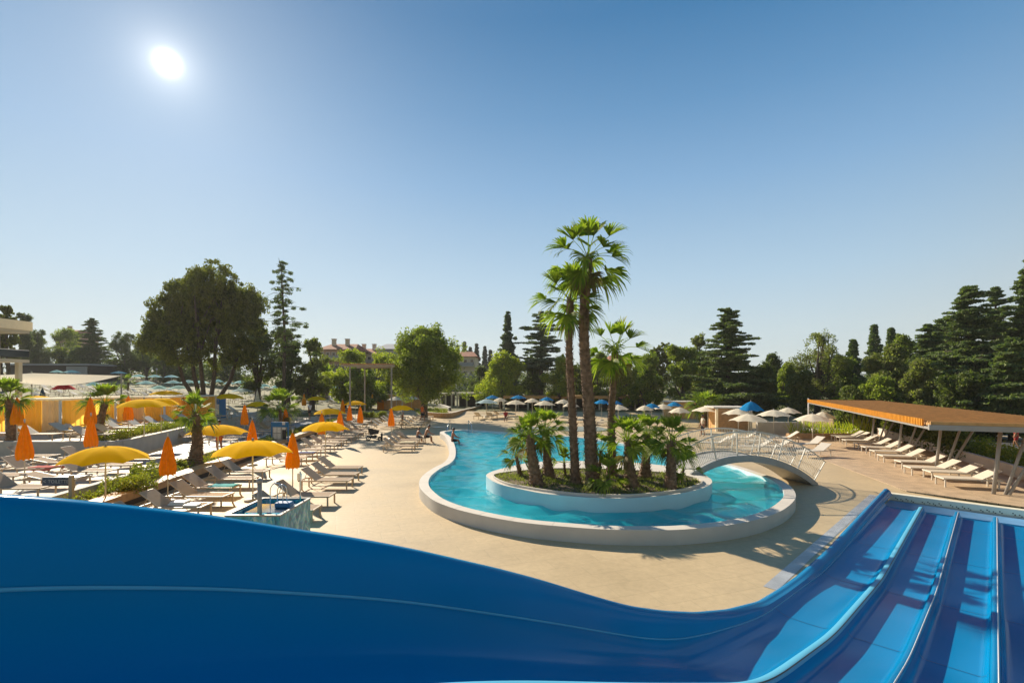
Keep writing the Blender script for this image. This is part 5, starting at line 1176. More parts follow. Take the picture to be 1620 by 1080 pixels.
# ---------------------------------------------------------------- shelters, kiosks, walls of the middle distance
def shelter(label, px0, px1, ytop, ybase, m_roof, nposts, depth=4, name='shelter', thick=.35, post='wall_pale', zb=None, back=True):
    b = on_ground((px0 + px1) / 2, ybase, 0) if zb is None else P((px0 + px1) / 2, ybase, zb); Z = b.y; z0 = b.z
    x0 = (px0 - CX) * Z / F; x1 = (px1 - CX) * Z / F; zt = CZ - (ytop - HY) * Z / F
    t = thing(name, label, 'shelter', (0, 0, 0))
    mb = MB(); mb.prism([(x0, Z - .2), (x1, Z - .2), (x1, Z + depth), (x0, Z + depth)], zt - thick, zt); mb.build('roof', M[m_roof], t)
    for i in range(nposts):
        x = x0 + .15 + (x1 - x0 - .3) * i / (nposts - 1); mb = MB(); mb.box((x, Z, (z0 + zt - thick) / 2), (.22, .22, zt - thick - z0)); mb.build('post', M[post], t)
    if back: mb = MB(); mb.box(((x0 + x1) / 2, Z + depth - .1, (z0 + zt - thick) / 2), (x1 - x0, .15, zt - thick - z0)); mb.build('back_wall', M['shade_in'], t)  # shade under the roof put into the wall colour
    return t
shelter('long low building with rust orange roof edge behind the blue and cream parasols', 796, 1044, 626, 652, 'ochre_timber', 14, 5, 'bar_building', .38, zb=.1)
shelter('low shelter with pale concrete frame at the foot of the round tree', 722, 770, 621, 645, 'wall_pale', 4, 4, zb=.5, thick=.3)
shelter('small dark shelter left of the pale framed one', 694, 716, 622, 644, 'wall_pale', 3, 3, zb=.5, thick=.25)
# square slatted frame on tall posts
b = P(582, 652, .8); Z = 50.0
sf = thing('slatted_frame', 'tall square slatted shade frame on four thin posts left of the round tree', 'shade structure')
xa, xb_ = (540 - CX) * Z / F, (624 - CX) * Z / F; zt = CZ - (580 - HY) * Z / F
for x in (xa + .9, xb_ - .3):
    for y in (Z, Z + 5): mb = MB(); mb.tube([(x, y, 0), (x, y, zt)], .09, 8); mb.build('post', M['galv'], sf)
mb = MB(); mb.box(((xa + xb_) / 2, Z, zt + .1), (xb_ - xa, .18, .22)); mb.box(((xa + xb_) / 2, Z + 5, zt + .1), (xb_ - xa, .18, .22)); mb.build('beam', M['concrete'], sf)
mb = MB()
for i in range(26): mb.box((xa + .1 + (xb_ - xa - .2) * i / 25, Z + 2.5, zt + .27), (.1, 6.2, .10))
mb.build('slats', M['timber'], sf)
# curved low walls round the splash zone
def curved_wall(label, pxs, zb, h, th=.3, m='concrete', name='curved_wall'):
    c = smooth_poly(px2(pxs, zb), 6, closed=False); t = thing(name, label, 'wall')
    l = []; r = []
    for i in range(len(c)):
        a = Vector(c[min(i + 1, len(c) - 1)]) - Vector(c[max(i - 1, 0)]); a.normalize(); l.append((c[i][0] - a.y * th / 2, c[i][1] + a.x * th / 2)); r.append((c[i][0] + a.y * th / 2, c[i][1] - a.x * th / 2))
    mb = MB(); ribbon(mb, l, l, zb - .4, zb + h, False); ribbon(mb, r, r, zb - .4, zb + h, False); mb.build('wall', M[m], t)
    mb = MB(); l2 = [(p[0] * 1.0, p[1]) for p in l]; ribbon(mb, l2, r, zb + h, zb + h, False); mb.build('coping', M['rim'], t)
    return t
curved_wall('curved grey brown wall behind the person in orange sweeping to the splash zone', [(655, 652), (672, 658), (690, 661), (712, 661), (730, 656), (752, 650), (764, 644)], .2, .62, m='timber')
curved_wall('straight low wall behind the curved one under the round tree', [(622, 641), (650, 642), (680, 643), (700, 645), (712, 650)], .5, .5)
curved_wall('long pale retaining wall in the middle distance below the cream parasols', [(560, 632), (600, 632), (640, 631), (680, 633)], .9, .9)
rg = np.random.default_rng(5)
tag(quads('ground_cover', leafcloud(rg, [tuple(P(x, y, .5) + Vector((0, 0, rg.uniform(0, .3)))) for x, y in zip(rg.uniform(660, 705, 90), rg.uniform(649, 656, 90))], .4, 60, .16, .6), M['hedge']), kind='stuff')
def box_thing(name, label, cat, px, py, z, size, m, rz=0, part='body', extra=None):
    p = P(px, py, z); t = thing(name, label, cat, p, rz); mb = MB(); mb.box((0, 0, size[2] / 2), size); mb.build(part, M[m], t, bevel=.02); return t
sc_ = box_thing('screen_wall', 'long ochre and brown timber screen behind the two cream parasols', 'screen', 640, 648, .6, (6.0, .25, 2.1), 'ochre_timber')
mb = MB(); mb.box((-3.3, -.05, 1.1), (.9, .5, 2.2)); mb.build('end_post', M['orange'], sc_)
mb = MB(); mb.box((0, 0, 2.16), (6.2, .4, .1)); mb.build('cap', M['concrete'], sc_)
# timber kiosk behind the footbridge and neighbours
kp = P(1160, 682, 0); ks = thing('timber_kiosk', 'timber slatted kiosk box behind the cream parasols and footbridge', 'kiosk', kp, R(-4))
mb = MB(); mb.box((0, 1.2, 1.0), (2.7, 2.4, 2.0)); mb.build('body', M['ochre_timber'], ks)
mb = MB()
for i in range(12): mb.box((0, -.03, .12 + i * .16), (2.74, .05, .12))
mb.build('boards', M['timber'], ks)
mb = MB(); mb.box((-.2, 1.2, 2.12), (3.1, 2.6, .12)); mb.build('roof', M['rim'], ks)
for x in (-1.5, 1.45): mb = MB(); mb.box((x, -.15, 1.02), (.2, .2, 2.05)); mb.build('post', M['canvas'], ks)
kb = box_thing('ochre_box', 'ochre timber box with pale roof behind the parasols left of the bright palm bush', 'kiosk', 1075, 664, 0, (3.0, 2.2, 2.1), 'ochre_timber')
mb = MB(); mb.box((0, 0, 2.16), (3.3, 2.5, .12)); mb.build('roof', M['rim'], kb)
w_ = MB(); p = P(1240, 686, 0); w_.box((0, 0, .5), (4.6, .3, 1.0)); t_ = tag(w_.build('grey_wall', M['concrete'], bevel=.02), 'grey concrete wall right of the timber kiosk under the cream parasols', 'wall'); t_.location = p
pb = thing('planter', 'brown planter box with reeds and pale cushions behind the pergola corner parasol', 'planter', P(1300, 694, 0), R(-2))
mb = MB(); mb.box((.6, 0, .22), (6.4, .5, .44)); mb.build('box', M['timber'], pb)
V = []
rg = np.random.default_rng(9)
for i in range(260):
    x = rg.uniform(-2.5, 3.8); h = rg.uniform(.5, 1.3) * (1.5 if x > 2.2 else .8); a = rg.normal() * .25; b_ = rg.normal() * .2
    V.append([(x - .02, 0, .4), (x + .02, 0, .4), (x + a + .015, b_, .4 + h), (x + a - .015, b_, .4 + h)])
quads('reeds', np.array(V), M['leaf_bright'], pb)
cs_ = thing('daybed', 'pale cushioned daybed with backrest beside the planter box of reeds', 'daybed', P(1303, 690, 0) + Vector((.6, 1.0, 0)))
mb = MB(); mb.box((0, 0, .45), (2.6, 1.6, .25)); mb.build('mattress', M['white'], cs_, bevel=.05)
mb = MB(); mb.box((0, .75, .9), (2.6, .25, .8)); mb.build('backrest', M['canvas'], cs_, bevel=.05)
mb = MB(); mb.box((0, 0, .16), (2.5, 1.5, .3)); mb.build('base', M['timber'], cs_)
# tall blue kiosk, map board, toilet sign
tk = thing('blue_kiosk', 'tall bright blue vending kiosk under the yellow parasols', 'kiosk', on_ground(341, 661, 0))
zk = CZ - (628 - HY) * tk.location.y / F - tk.location.z
mb = MB(); mb.box((0, 0, zk / 2), (1.3, 1.0, zk)); mb.build('body', M['sign_blue'], tk, bevel=.03)
mb = MB(); mb.box((-.35, -.51, .8), (.5, .03, .9)); mb.box((.4, -.51, .8), (.45, .03, .9)); mb.build('poster', M['paper'], tk)
mpn = thing('map_board', 'blue framed information board with white sheets and blue header', 'notice board', P(443, 698, .36))
kx = mpn.location.y / F
W_, H_ = 26 * kx, 31 * kx
mb = MB(); mb.box((-W_ / 2, 0, H_ / 2), (.07, .07, H_)); mb.box((W_ / 2, 0, H_ / 2), (.07, .07, H_)); mb.box((0, 0, H_ - .04), (W_ + .07, .075, .08)); mb.build('frame', M['sign_blue'], mpn)
mb = MB(); mb.box((0, 0, H_ - .22), (W_ - .08, .04, .26)); mb.build('header', M['sign_blue'], mpn)
mb = MB(); mb.box((-.16, 0, H_ * .42), (W_ * .6, .03, H_ * .62)); mb.build('backing', M['galv'], mpn)
for r_ in range(2):
    for c in range(2): mb = MB(); mb.box((-.33 + .27 * c, -.022, H_ * .58 - r_ * .42), (.23, .012, .37)); mb.build('sheet', M['paper'], mpn)
mb = MB(); mb.box((.28, 0, H_ * .38), (.26, .03, .75)); mb.build('dark_panel', M['dark'], mpn)
mb = MB(); mb.box((.27, -.045, H_ - .10), (.2, .012, .2)); mb.box((.27, -.03, H_ * .66), (.24, .012, .16)); mb.build('sheet', M['paper'], mpn)
sp = P(113, 800, .30); sg = thing('toilet_sign', 'dark blue TOILETTE sign board on a grey post by the planted bed', 'sign', sp)
kx = sp.y / F; zc = CZ - (761 - HY) * kx - sp.z
mb = MB(); mb.box((0, 0, (zc + .2) / 2), (.12, .1, zc + .2)); mb.build('post', M['galv'], sg, bevel=.01)
mb = MB(); mb.box((-24 * kx, -.02, zc), (41 * kx, .05, 13.5 * kx)); bd_ = mb.build('board', M['navy'], sg, bevel=.006)
def text(body, size, loc, parent, m, rot=(R(90), 0, 0), name='lettering', ext=.003):
    c = bpy.data.curves.new(name, 'FONT'); c.body = body; c.size = size; c.extrude = ext; c.align_x = 'CENTER'; c.align_y = 'CENTER'; c.resolution_u = 3
    o = bpy.data.objects.new(name, c); COL.objects.link(o); o.parent = parent; o.location = loc; o.rotation_euler = rot
    dg = bpy.context.evaluated_depsgraph_get(); me = bpy.data.meshes.new_from_object(o.evaluated_get(dg)); me.materials.clear(); me.materials.append(M[m])
    q = bpy.data.objects.new(name, me); COL.objects.link(q); q.parent = parent; q.location = loc; q.rotation_euler = rot; bpy.data.objects.remove(o); return q
M['sign_ink'] = mat('pale_lettering', (.35, .42, .5), .6)
text('TOILETTE', .155, (-18.5 * kx, -.052, zc), bd_, 'sign_ink')
text('<', .19, (-40 * kx, -.052, zc), bd_, 'sign_ink')
# ---------------------------------------------------------------- curtained cabanas and shade sail
def cabana(label, x, y, w, d, h, z, cols, seed):
    t = thing('cabana', label, 'cabana', (x, y, z)); rg = np.random.default_rng(seed)
    for sx in (-1, 1):
        for sy in (-1, 1): mb = MB(); mb.box((sx * w / 2, sy * d / 2, h / 2), (.1, .1, h)); mb.build('post', M['white'], t)
    mb = MB(); mb.box((0, 0, h + .05), (w + .25, d + .25, .1)); mb.build('roof', M['canvas'], t, bevel=.02)
    for i, c in enumerate(cols):
        n = 40; x0 = -w / 2 + .07 + i * (w - .14) / len(cols); x1 = x0 + (w - .14) / len(cols) - .04
        for yy in ((-d / 2 - .02),):
            rows = [[(x0 + (x1 - x0) * k / n, yy + .045 * math.sin(k * 1.25 + i) + .02 * math.sin(k * .5), zz_ * (h - .12) + .1) for k in range(n + 1)] for zz_ in (0, .5, 1)]
            mb = MB(); mb.grid(rows); mb.build('curtain', M[c], t, smooth=True)
    n = 40
    for sx in (-1, 1): mb = MB(); mb.grid([[(sx * (w / 2 + .02) + .04 * math.sin(k * 1.2), -d / 2 + .1 + (d - .2) * k / n, zz_ * (h - .12) + .1) for k in range(n + 1)] for zz_ in (0, 1)]); mb.build('side_curtain', M['curtain'], t, smooth=True)
    mb = MB(); mb.box((0, 0, .3), (w * .7, d * .7, .35)); mb.build('bed', M['white'], t, bevel=.05)
    return t
cabana('curtained cabana cut by the left picture edge behind orange parasols', -33.2, 30.5, 3.0, 3.0, 2.05, 1.2, ['curtain', 'curtain'], 1)
cabana('curtained cabana right behind the open yellow parasol at far left', -29.4, 31.2, 3.3, 3.0, 2.05, 1.2, ['curtain', 'curtain', 'curtain_pale'], 2)
cabana('brightest yellow curtained cabana in the middle of the row', -30.2, 36.5, 3.0, 3.0, 2.0, 1.2, ['curtain', 'curtain'], 3)
cabana('pale and yellow curtained cabana just right of the leaning palm', -27.4, 37.6, 2.9, 3.0, 2.0, 1.2, ['curtain_pale', 'curtain'], 4)
cabana('last yellow curtained cabana at the right end of the row', -25.9, 39.4, 1.9, 2.6, 2.0, 1.2, ['curtain'], 5)
sl2 = thing('shade_sail', 'wide beige shade sail stretched above the cabanas at left', 'shade sail')
def sailp(px, py, Z): return Vector(((px - CX) * Z / F, Z, CZ - (py - HY) * Z / F))
c4 = [sailp(-20, 596, 40), sailp(192, 594, 46), sailp(50, 590, 52), sailp(-60, 590, 52)]
rows = []
for i in range(13):
    row = []
    for j in range(19):
        u = j / 18; v = i / 12; a = c4[0].lerp(c4[1], u); b = c4[3].lerp(c4[2], u); p = a.lerp(b, v); p.z -= .9 * math.sin(math.pi * u) ** 1 * (1 - v * .75) * .9; row.append(p)
    rows.append(row)
mb = MB(); mb.grid(rows); mb.build('canvas', M['canvas'], sl2, smooth=True)
for c in c4[:3]: mb = MB(); mb.tube([(c.x, c.y, gz(c.x, c.y) - .2), (c.x, c.y, c.z + .2)], .07, 8); mb.build('post', M['galv'], sl2)
# ---------------------------------------------------------------- foot basin with showers
fb = thing('foot_basin', 'blue mosaic tiled foot basin with steel rim, chrome column and hoops', 'basin')
bx0, bx1, by0, by1, bz_ = -7.26, -5.88, 12.25, 14.1, .93
mb = MB()
for a, b in (((bx0, by0), (bx1, by0 + .1)), ((bx0, by1 - .1), (bx1, by1)), ((bx0, by0 + .1), (bx0 + .1, by1 - .1)), ((bx1 - .1, by0 + .1), (bx1, by1 - .1))):
    mb.box(((a[0] + b[0]) / 2, (a[1] + b[1]) / 2, bz_ / 2), (b[0] - a[0], b[1] - a[1], bz_))
M['mosaic'] = mosaic_mat('blue_mosaic'); mb.build('tiled_wall', M['mosaic'], fb)
mb = MB()
for a, b in (((bx0 - .02, by0 - .02), (bx1 + .02, by0 + .05)), ((bx0 - .02, by1 - .05), (bx1 + .02, by1 + .02)), ((bx0 - .02, by0 + .05), (bx0 + .05, by1 - .05)), ((bx1 - .05, by0 + .05), (bx1 + .02, by1 - .05))):
    mb.box(((a[0] + b[0]) / 2, (a[1] + b[1]) / 2, bz_ + .02), (b[0] - a[0], b[1] - a[1], .04))
mb.build('steel_rim', M['galv'], fb)
mb = MB(); mb.box(((bx0 + bx1) / 2, (by0 + by1) / 2, .62), (bx1 - bx0 - .21, by1 - by0 - .21, .06)); mb.build('basin_floor', M['basin'], fb)
mb = MB(); mb.box(((bx0 + bx1) / 2 + .1, by0 + .75, .80), (.95, .9, .3)); mb.build('steel_box', M['chrome'], fb, bevel=.01)
cx_ = -6.55; cyb = 12.55
mb = MB(); mb.tube([(cx_, cyb, .6), (cx_, cyb, 1.72)], .055, 16); mb.lathe([(.075, 0), (.08, .05), (.05, .1), (0, .12)], 14, (cx_, cyb, 1.72)); mb.build('column', M['galv'], fb, smooth=True)
for dx, dy, hh, ww in ((.22, .45, 1.62, .17), (.30, .6, 1.55, .13)):
    pts = [(cx_ + dx - ww, cyb + dy, .7)] + [(cx_ + dx - ww * math.cos(a), cyb + dy, hh - .2 + .2 * math.sin(a)) for a in np.linspace(0, math.pi, 12)] + [(cx_ + dx + ww, cyb + dy, .7)]
    mb = MB(); mb.tube(pts, .014, 8); mb.build('hoop', M['chrome'], fb, smooth=True)
mb = MB(); mb.box((cx_ + .38, cyb + .55, 1.02), (.42, .26, .14)); tag(mb.build('blue_bucket', M['sign_blue'], bevel=.03), 'bright blue plastic tray lying in the tiled foot basin', 'tray')
mb = MB(); mb.tube([(cx_ + .42, 14.0, .9), (cx_ + .42, 14.0, 1.75)], .022, 8); mb.box((cx_ + .42, 13.95, 1.6), (.1, .08, .2)); tag(mb.build('shower_post', M['chrome']), 'short slim shower post at the back of the tiled basin', 'shower')
# ---------------------------------------------------------------- lamps, rails, small items
def lamp(label, px, pyb, ytop, globe=True, z=None):
    b = on_ground(px, pyb, 0) if z is None else P(px, pyb, z); h = CZ - (ytop - HY) * b.y / F - b.z; t = thing('street_lamp', label, 'street lamp', b)
    mb = MB(); mb.tube([(0, 0, -.2), (0, 0, h - .2)], [.07, .045], 8); mb.build('pole', M['galv'], t)
    mb = MB(); mb.lathe([(0, -.22), (.15, -.17), (.22, 0), (.15, .17), (0, .22)], 14, (0, 0, h)); mb.build('globe', M['white'], t, smooth=True); return t
lamp('globe lamp under the dark trees behind the teal parasols', 248, 606, 584)
lamp('grey lamp post between the slatted frame and the round tree', 647, 634, 590)
lamp('globe lamp left of the thin conifer trunk', 418, 612, 585)
for px, py0, py1, x2, y2, lb in [(712, 682, 659, 706, 690, 'slim steel handrail standing at the far left pool edge'), (741, 683, 668, 748, 687, 'sloping steel handrail entering the far side of the pool')]:
    a = P(px, py0, .3); b = P(x2, y2, .25); mb = MB(); h = .95
    mb.tube([a, a + Vector((0, 0, h)), a.lerp(b, .6) + Vector((0, 0, h * .8)), b + Vector((0, 0, .1))], .022, 8); tag(mb.build('pool_handrail', M['chrome'], smooth=True), lb, 'handrail')
def table(label, px, py, z=.45):
    t = thing('table', label, 'table', on_ground(px, py, 0)); mb = MB(); mb.lathe([(0, .74), (.45, .74), (.45, .71), (0, .71)], 16); mb.build('top', M['white'], t)
    mb = MB(); mb.tube([(0, 0, 0), (0, 0, .71)], .035, 8); mb.lathe([(0, .04), (.28, .02), (.28, 0)], 14); mb.build('pedestal', M['galv'], t); return t
for i, (px, py) in enumerate([(520, 634), (530, 640), (542, 633), (585, 640), (600, 636)]): table(f'white round table, {ordw(i)} from the left in the middle distance beyond the closed parasols', px, py)
# pushchair
ps = thing('pushchair', 'black pushchair with hood parked by the lounger row', 'pushchair', P(592, 696, 0), R(12)); 
for x, y, r_ in ((-.42, .25, .15), (-.42, -.25, .15), (.38, .22, .11), (.38, -.22, .11)):
    mb = MB(); pts = [(x + r_ * math.cos(a), y, r_ + .01 + r_ * math.sin(a)) for a in np.linspace(0, math.tau, 20)]; mb.tube(pts, .028, 6); 
    for a in np.linspace(0, math.pi, 4)[:3]: mb.bar((x - r_ * math.cos(a), y, r_ - r_ * math.sin(a)), (x + r_ * math.cos(a), y, r_ + r_ * math.sin(a)), .012)
    mb.build('wheel', M['dark'], ps)
mb = MB()
for y in (-.25, .25): mb.tube([(.38, y, .12), (-.1, y, .55), (-.55, y, 1.0)], .018, 6); mb.tube([(-.42, y, .15), (-.05, y, .5)], .016, 6)
mb.tube([(-.55, -.25, 1.0), (-.62, -.2, 1.04), (-.62, .2, 1.04), (-.55, .25, 1.0)], .02, 6); mb.build('chassis', M['dark'], ps)
mb = MB(); mb.add([(-.30, -.22, .42), (-.30, .22, .42), (.32, .22, .50), (.32, -.22, .50), (-.45, -.22, .92), (-.45, .22, .92), (.36, .2, .72), (.36, -.2, .72)], [(0, 1, 2, 3), (0, 4, 5, 1), (2, 6, 7, 3), (0, 3, 7, 4), (1, 5, 6, 2)]); mb.build('seat', M['dark'], ps)
rows = [[(-.20 + .48 * math.sin(a) * .9, y * (1 - .15 * math.sin(a)), .80 + .36 * math.cos(a)) for y in np.linspace(-.24, .24, 7)] for a in np.linspace(-1.3, 1.25, 9)]
mb = MB(); mb.grid(rows); mb.build('hood', M['dark'], ps, smooth=True)
mb = MB(); mb.box((-.05, 0, .27), (.5, .36, .16)); mb.build('basket', M['dark'], ps, bevel=.03)
bt = MB(); bt.tube([(0, 0, 0), (0, 0, .5), (0, 0, .6)], [.07, .07, .04], 10); t_ = tag(bt.build('waste_bin', M['dark'], smooth=True), 'small dark post bin standing between the pushchair and the loungers', 'bin'); t_.location = P(604, 697, 0)
# ---------------------------------------------------------------- people
def person(label, loc, rz, J, skin='skin', shirt=None, shorts=None, hairm='hair', scale=1.0, sleeves=True, longhair=False):
    t = thing('person', label, 'person', loc, rz); t.scale = (scale,) * 3
    rad = dict(pelvis=.13, waist=.115, chest=.145, neck0=.075, neck=.055, head=.085, crown=.092, top=.06, shL=.075, shR=.075, elL=.045, elR=.045, wrL=.028, wrR=.028, haL=.034, haR=.034,
               hiL=.10, hiR=.10, knL=.062, knR=.062, anL=.040, anR=.040, toL=.036, toR=.036)
    E_ = [('pelvis', 'waist'), ('waist', 'chest'), ('chest', 'neck0'), ('neck0', 'neck'), ('neck', 'head'), ('head', 'crown'), ('crown', 'top'), ('chest', 'shL'), ('shL', 'elL'), ('elL', 'wrL'), ('wrL', 'haL'), ('chest', 'shR'), ('shR', 'elR'), ('elR', 'wrR'), ('wrR', 'haR'),
          ('pelvis', 'hiL'), ('hiL', 'knL'), ('knL', 'anL'), ('anL', 'toL'), ('pelvis', 'hiR'), ('hiR', 'knR'), ('knR', 'anR'), ('anR', 'toR')]
    def skinmesh(name, nodes, edges, rads, m, sub=1):
        me = bpy.data.meshes.new(name); ix = {n: i for i, n in enumerate(nodes)}
        me.from_pydata([tuple(nodes[n]) for n in nodes], [(ix[a], ix[b]) for a, b in edges], []); me.materials.append(M[m])
        o = bpy.data.objects.new(name, me); COL.objects.link(o); o.parent = t; md = o.modifiers.new('skin', 'SKIN'); md.use_smooth_shade = True
        for i, n in enumerate(nodes): r_ = rads[n]; me.skin_vertices[0].data[i].radius = (r_ if isinstance(r_, tuple) else (r_, r_)); me.skin_vertices[0].data[i].use_root = (i == 0)
        s = o.modifiers.new('s', 'SUBSURF'); s.levels = sub; s.render_levels = sub + 1; return o
    J = {k_: Vector(v) for k_, v in J.items()}; N_ = {k_: J[k_] for k_ in rad if k_ in J}; Ed = [e for e in E_ if e[0] in N_ and e[1] in N_]
    RD = dict(rad); RD['chest'] = (.16, .11); RD['waist'] = (.13, .095); RD['pelvis'] = (.15, .11)
    for S in 'LR':   # fingers and thumb
        if 'ha' + S not in N_: continue
        w, h = N_['wr' + S], N_['ha' + S]; d = (h - w).normalized(); sd = d.cross(Vector((0, 0, 1)) if abs(d.z) < .8 else Vector((1, 0, 0))).normalized(); cu = d.cross(sd)
        for q, (off, ln) in enumerate(((-.028, .062), (-.010, .075), (.009, .070), (.027, .055))):
            N_[f'f{S}{q}a'] = h + sd * off + d * .03; N_[f'f{S}{q}b'] = h + sd * off * 1.15 + d * (.03 + ln * .6) + cu * .012; N_[f'f{S}{q}c'] = h + sd * off * 1.1 + d * (.03 + ln) + cu * .035
            Ed += [('ha' + S, f'f{S}{q}a'), (f'f{S}{q}a', f'f{S}{q}b'), (f'f{S}{q}b', f'f{S}{q}c')]; RD.update({f'f{S}{q}a': .0095, f'f{S}{q}b': .0085, f'f{S}{q}c': .007})
        N_[f't{S}a'] = h - d * .02 - sd * .042; N_[f't{S}b'] = h + d * .025 - sd * .062; Ed += [('ha' + S, f't{S}a'), (f't{S}a', f't{S}b')]; RD.update({f't{S}a': .011, f't{S}b': .009})
    skinmesh('body', N_, Ed, RD, skin)
    hd = J['head']; cr = J['crown']; up = (cr - J['neck']).normalized(); fw = J.get('face', Vector((0, 1, 0))).normalized(); sd = fw.cross(up).normalized()
    mb = MB(); c = hd.lerp(cr, .55)
    mb.add([c + fw * .088 + up * .02, c + fw * .086 - up * .03 + sd * .014, c + fw * .086 - up * .03 - sd * .014, c + fw * .112 - up * .024], [(0, 1, 3), (0, 3, 2), (1, 2, 3)]); mb.build('nose', M[skin], t)
    for s in (-1, 1):
        mb = MB(); mb.lathe([(0, -.01), (.010, -.004), (.010, .004), (0, .01)], 8, c + fw * .082 + sd * s * .032 + up * .018); mb.build('eye', M['dark'], t)
        mb = MB(); mb.box(c + sd * s * .088 - up * .005, (.02, .04, .06)); mb.build('ear', M[skin], t, bevel=.008)
    mb = MB(); mb.bar(c + fw * .083 - up * .055 - sd * .022, c + fw * .083 - up * .055 + sd * .022, .008, .008); mb.build('mouth', M['red'], t)
    mb = MB(); rows = []
    for i in range(7):
        a = i / 6 * R(100 if not longhair else 125); row = []
        for j in range(17):
            b = math.tau * j / 16; d = up * math.cos(a) + (sd * math.cos(b) + fw * math.sin(b)) * math.sin(a)
            if d.dot(fw) > .55 and a > R(55): d = (d - fw * .5).normalized()
            row.append(c + up * .018 + d * (.108 + .004 * math.sin(j * 3 + i)))
        rows.append(row)
    mb.grid(rows); mb.build('hair', M[hairm], t, smooth=True)
    if shirt:
        nd = {k_: J[k_] for k_ in ('pelvis', 'waist', 'chest', 'neck0', 'shL', 'shR')}; r_ = {k_: (.17, .13) for k_ in nd}; r_['pelvis'] = (.165, .125); r_['neck0'] = .08; r_['shL'] = r_['shR'] = .09
        for S in 'LR': nd['e' + S] = J['sh' + S].lerp(J['el' + S], .6); r_['e' + S] = .072
        skinmesh('shirt', nd, [('pelvis', 'waist'), ('waist', 'chest'), ('chest', 'neck0'), ('chest', 'shL'), ('chest', 'shR'), ('shL', 'eL'), ('shR', 'eR')], r_, shirt)
    if shorts:
        nd = {k_: J[k_] for k_ in ('pelvis', 'hiL', 'hiR')}; r_ = {'pelvis': (.165, .125), 'hiL': .118, 'hiR': .118}
        nd['w'] = J['pelvis'].lerp(J['waist'], .4); r_['w'] = (.15, .115)
        for S in 'LR': nd['k' + S] = J['hi' + S].lerp(J['kn' + S], .78); r_['k' + S] = .088
        skinmesh('shorts', nd, [('pelvis', 'w'), ('pelvis', 'hiL'), ('pelvis', 'hiR'), ('hiL', 'kL'), ('hiR', 'kR')], r_, shorts)
    return t
def stand(step=.0, arms=.08):
    return dict(pelvis=(0, 0, .93), waist=(0, .01, 1.1), chest=(0, .0, 1.32), neck0=(0, 0, 1.46), neck=(0, .01, 1.53), head=(0, .02, 1.60), crown=(0, .015, 1.68), top=(0, 0, 1.74), shL=(.18, 0, 1.41), shR=(-.18, 0, 1.41),
                elL=(.23, -.02 + arms, 1.14), elR=(-.23, -.02 - arms, 1.14), wrL=(.23, .10 + arms, .92), wrR=(-.23, .05 - arms, .90), haL=(.225, .13 + arms, .84), haR=(-.225, .07 - arms, .82),
                hiL=(.09, 0, .86), hiR=(-.09, 0, .86), knL=(.10, step * .55 + .03, .48), knR=(-.10, -step * .3 + .02, .48), anL=(.10, step, .08), anR=(-.10, -step - .02, .10), toL=(.11, step + .17, .03), toR=(-.11, -step + .13, .03))
def sit(h=.42, lean=.12):
    return dict(pelvis=(0, 0, h + .12), waist=(0, lean * .3, h + .29), chest=(0, lean, h + .50), neck0=(0, lean * 1.4, h + .64), neck=(0, lean * 1.6, h + .70), head=(0, lean * 1.8, h + .77), crown=(0, lean * 1.8, h + .85), top=(0, lean * 1.7, h + .91), shL=(.18, lean, h + .59), shR=(-.18, lean, h + .59),
                elL=(.22, lean + .18, h + .36), elR=(-.22, lean + .18, h + .36), wrL=(.16, lean + .36, h + .28), wrR=(-.16, lean + .36, h + .28), haL=(.13, lean + .43, h + .27), haR=(-.13, lean + .43, h + .27),
                hiL=(.10, .02, h + .09), hiR=(-.10, .02, h + .09), knL=(.13, .44, h + .09), knR=(-.13, .44, h + .09), anL=(.13, .48, .09), anR=(-.13, .46, .09), toL=(.14, .64, .03), toR=(-.14, .62, .03))
M['shirt_white'] = mat('white_cotton', (.72, .73, .76), .9); M['shirt_orange'] = mat('orange_cotton', (.75, .16, .02), .9); M['shorts_dark'] = mat('dark_cotton', (.02, .022, .03), .9); M['shirt_red'] = mat('red_cotton', (.45, .03, .03), .9)
M['skin_red'] = mat('tanned_skin', (.40, .14, .07), .55)
p = on_ground(668, 667, 0, y0=30); p.z = max(p.z, .05); person('walking person in orange shirt and dark shorts by the curved wall', P(668, 667, .3), R(-60), stand(.25, .12), shirt='shirt_orange', shorts='shorts_dark', scale=1.05); 
person('person in white shirt and dark shorts walking past the yellow parasols at left', on_ground(490, 662, 0), R(60), stand(.2, .1), shirt='shirt_white', shorts='shorts_dark')
ps_ = P(672, 701, 0)
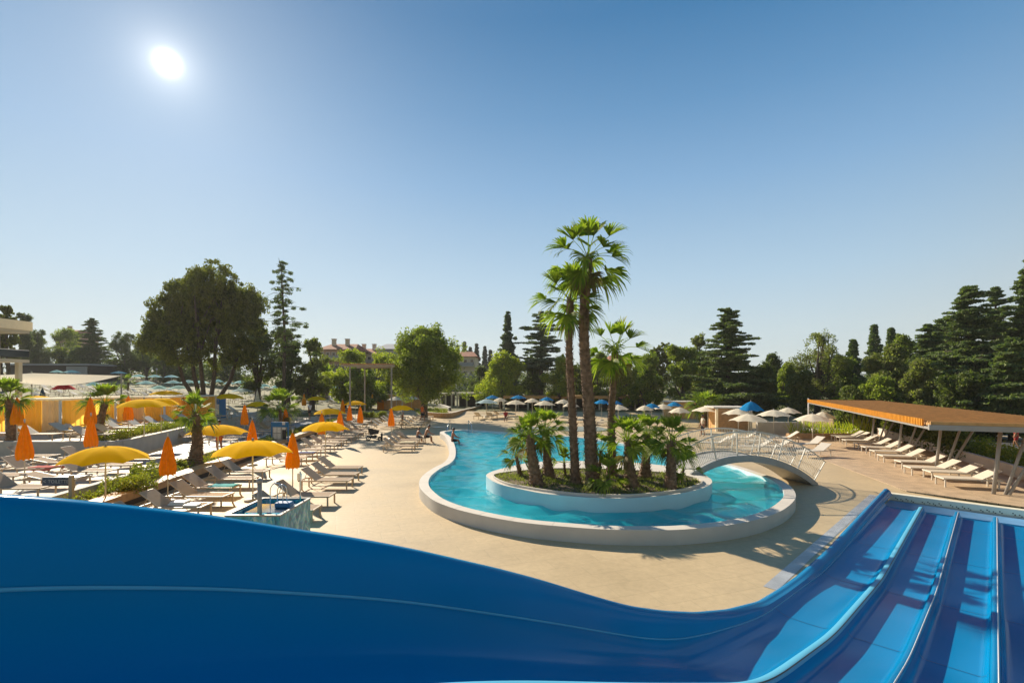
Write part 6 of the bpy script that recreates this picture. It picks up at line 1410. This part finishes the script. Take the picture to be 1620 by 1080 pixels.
person('adult in bathing shorts seated on the end of a lounger facing the pool', ps_ + Vector((0, .1, 0)), R(-70), sit(.38, .16), shorts='shorts_dark')
person('child seated beside the adult on the lounger end', ps_ + Vector((-.62, .35, .05)), R(-60), sit(.42, .1), shorts='navy', scale=.76)
lng(LGA, ps_.x - 1.0, ps_.y + .25, 0, 'taupe sun lounger that the adult and child sit on', None)
swj = sit(.38, .05); swj.update(anL=(.13, .5, -.02), anR=(-.13, .5, -.02), toL=(.14, .62, -.1), toR=(-.14, .62, -.1))
q = P(713, 698, RIMZ); person('person in dark swimwear sitting on the far left pool edge', Vector((q.x + .1, q.y, RIMZ - .40)), R(-80), swj, shorts='shorts_dark', skin='skin_red')
person('sunburnt person standing under the third yellow parasol by the path', on_ground(347, 722, 0), R(170), stand(.05), skin='skin_red', shorts='shirt_orange')
person('person in dark clothes standing under the yellow parasol behind the pushchair', on_ground(637, 672, 0), R(100), stand(.0), shirt='wall_grey', shorts='shorts_dark')
person('person in red walking along the path behind the hedge at right', Vector(((1608 - CX) * 31 / F, 31, .05)), R(20), stand(.2), shirt='shirt_red', shorts='shirt_red')
person('person in pale shirt standing beside the trunks of the cream parasols', P(1112, 690, 0), R(90), stand(.1), shirt='canvas', shorts='shorts_dark')
# person resting in the splash zone chair area
person('person in a pink top sitting across the pool beside the lounge chairs', P(800, 667, .1), R(180), sit(.4, -.05), shirt='shirt_red', shorts='shorts_dark')

# ---------------------------------------------------------------- summer haze over the park
mb = MB(); mb.box((0, 345, 20.5), (1408, 830, 57)); hz = mb.build('haze', M['dark']); hz.data.materials.clear()
hm = bpy.data.materials.new('haze_air'); hm.use_nodes = True; hm.node_tree.nodes.clear()
ho = hm.node_tree.nodes.new('ShaderNodeOutputMaterial'); hv = hm.node_tree.nodes.new('ShaderNodeVolumePrincipled')
hv.inputs['Density'].default_value = 0.0003; hv.inputs['Color'].default_value = (.86, .88, .88, 1); hv.inputs['Anisotropy'].default_value = 0.25
hm.node_tree.links.new(hv.outputs[0], ho.inputs['Volume']); hz.data.materials.append(hm); tag(hz, kind='stuff')
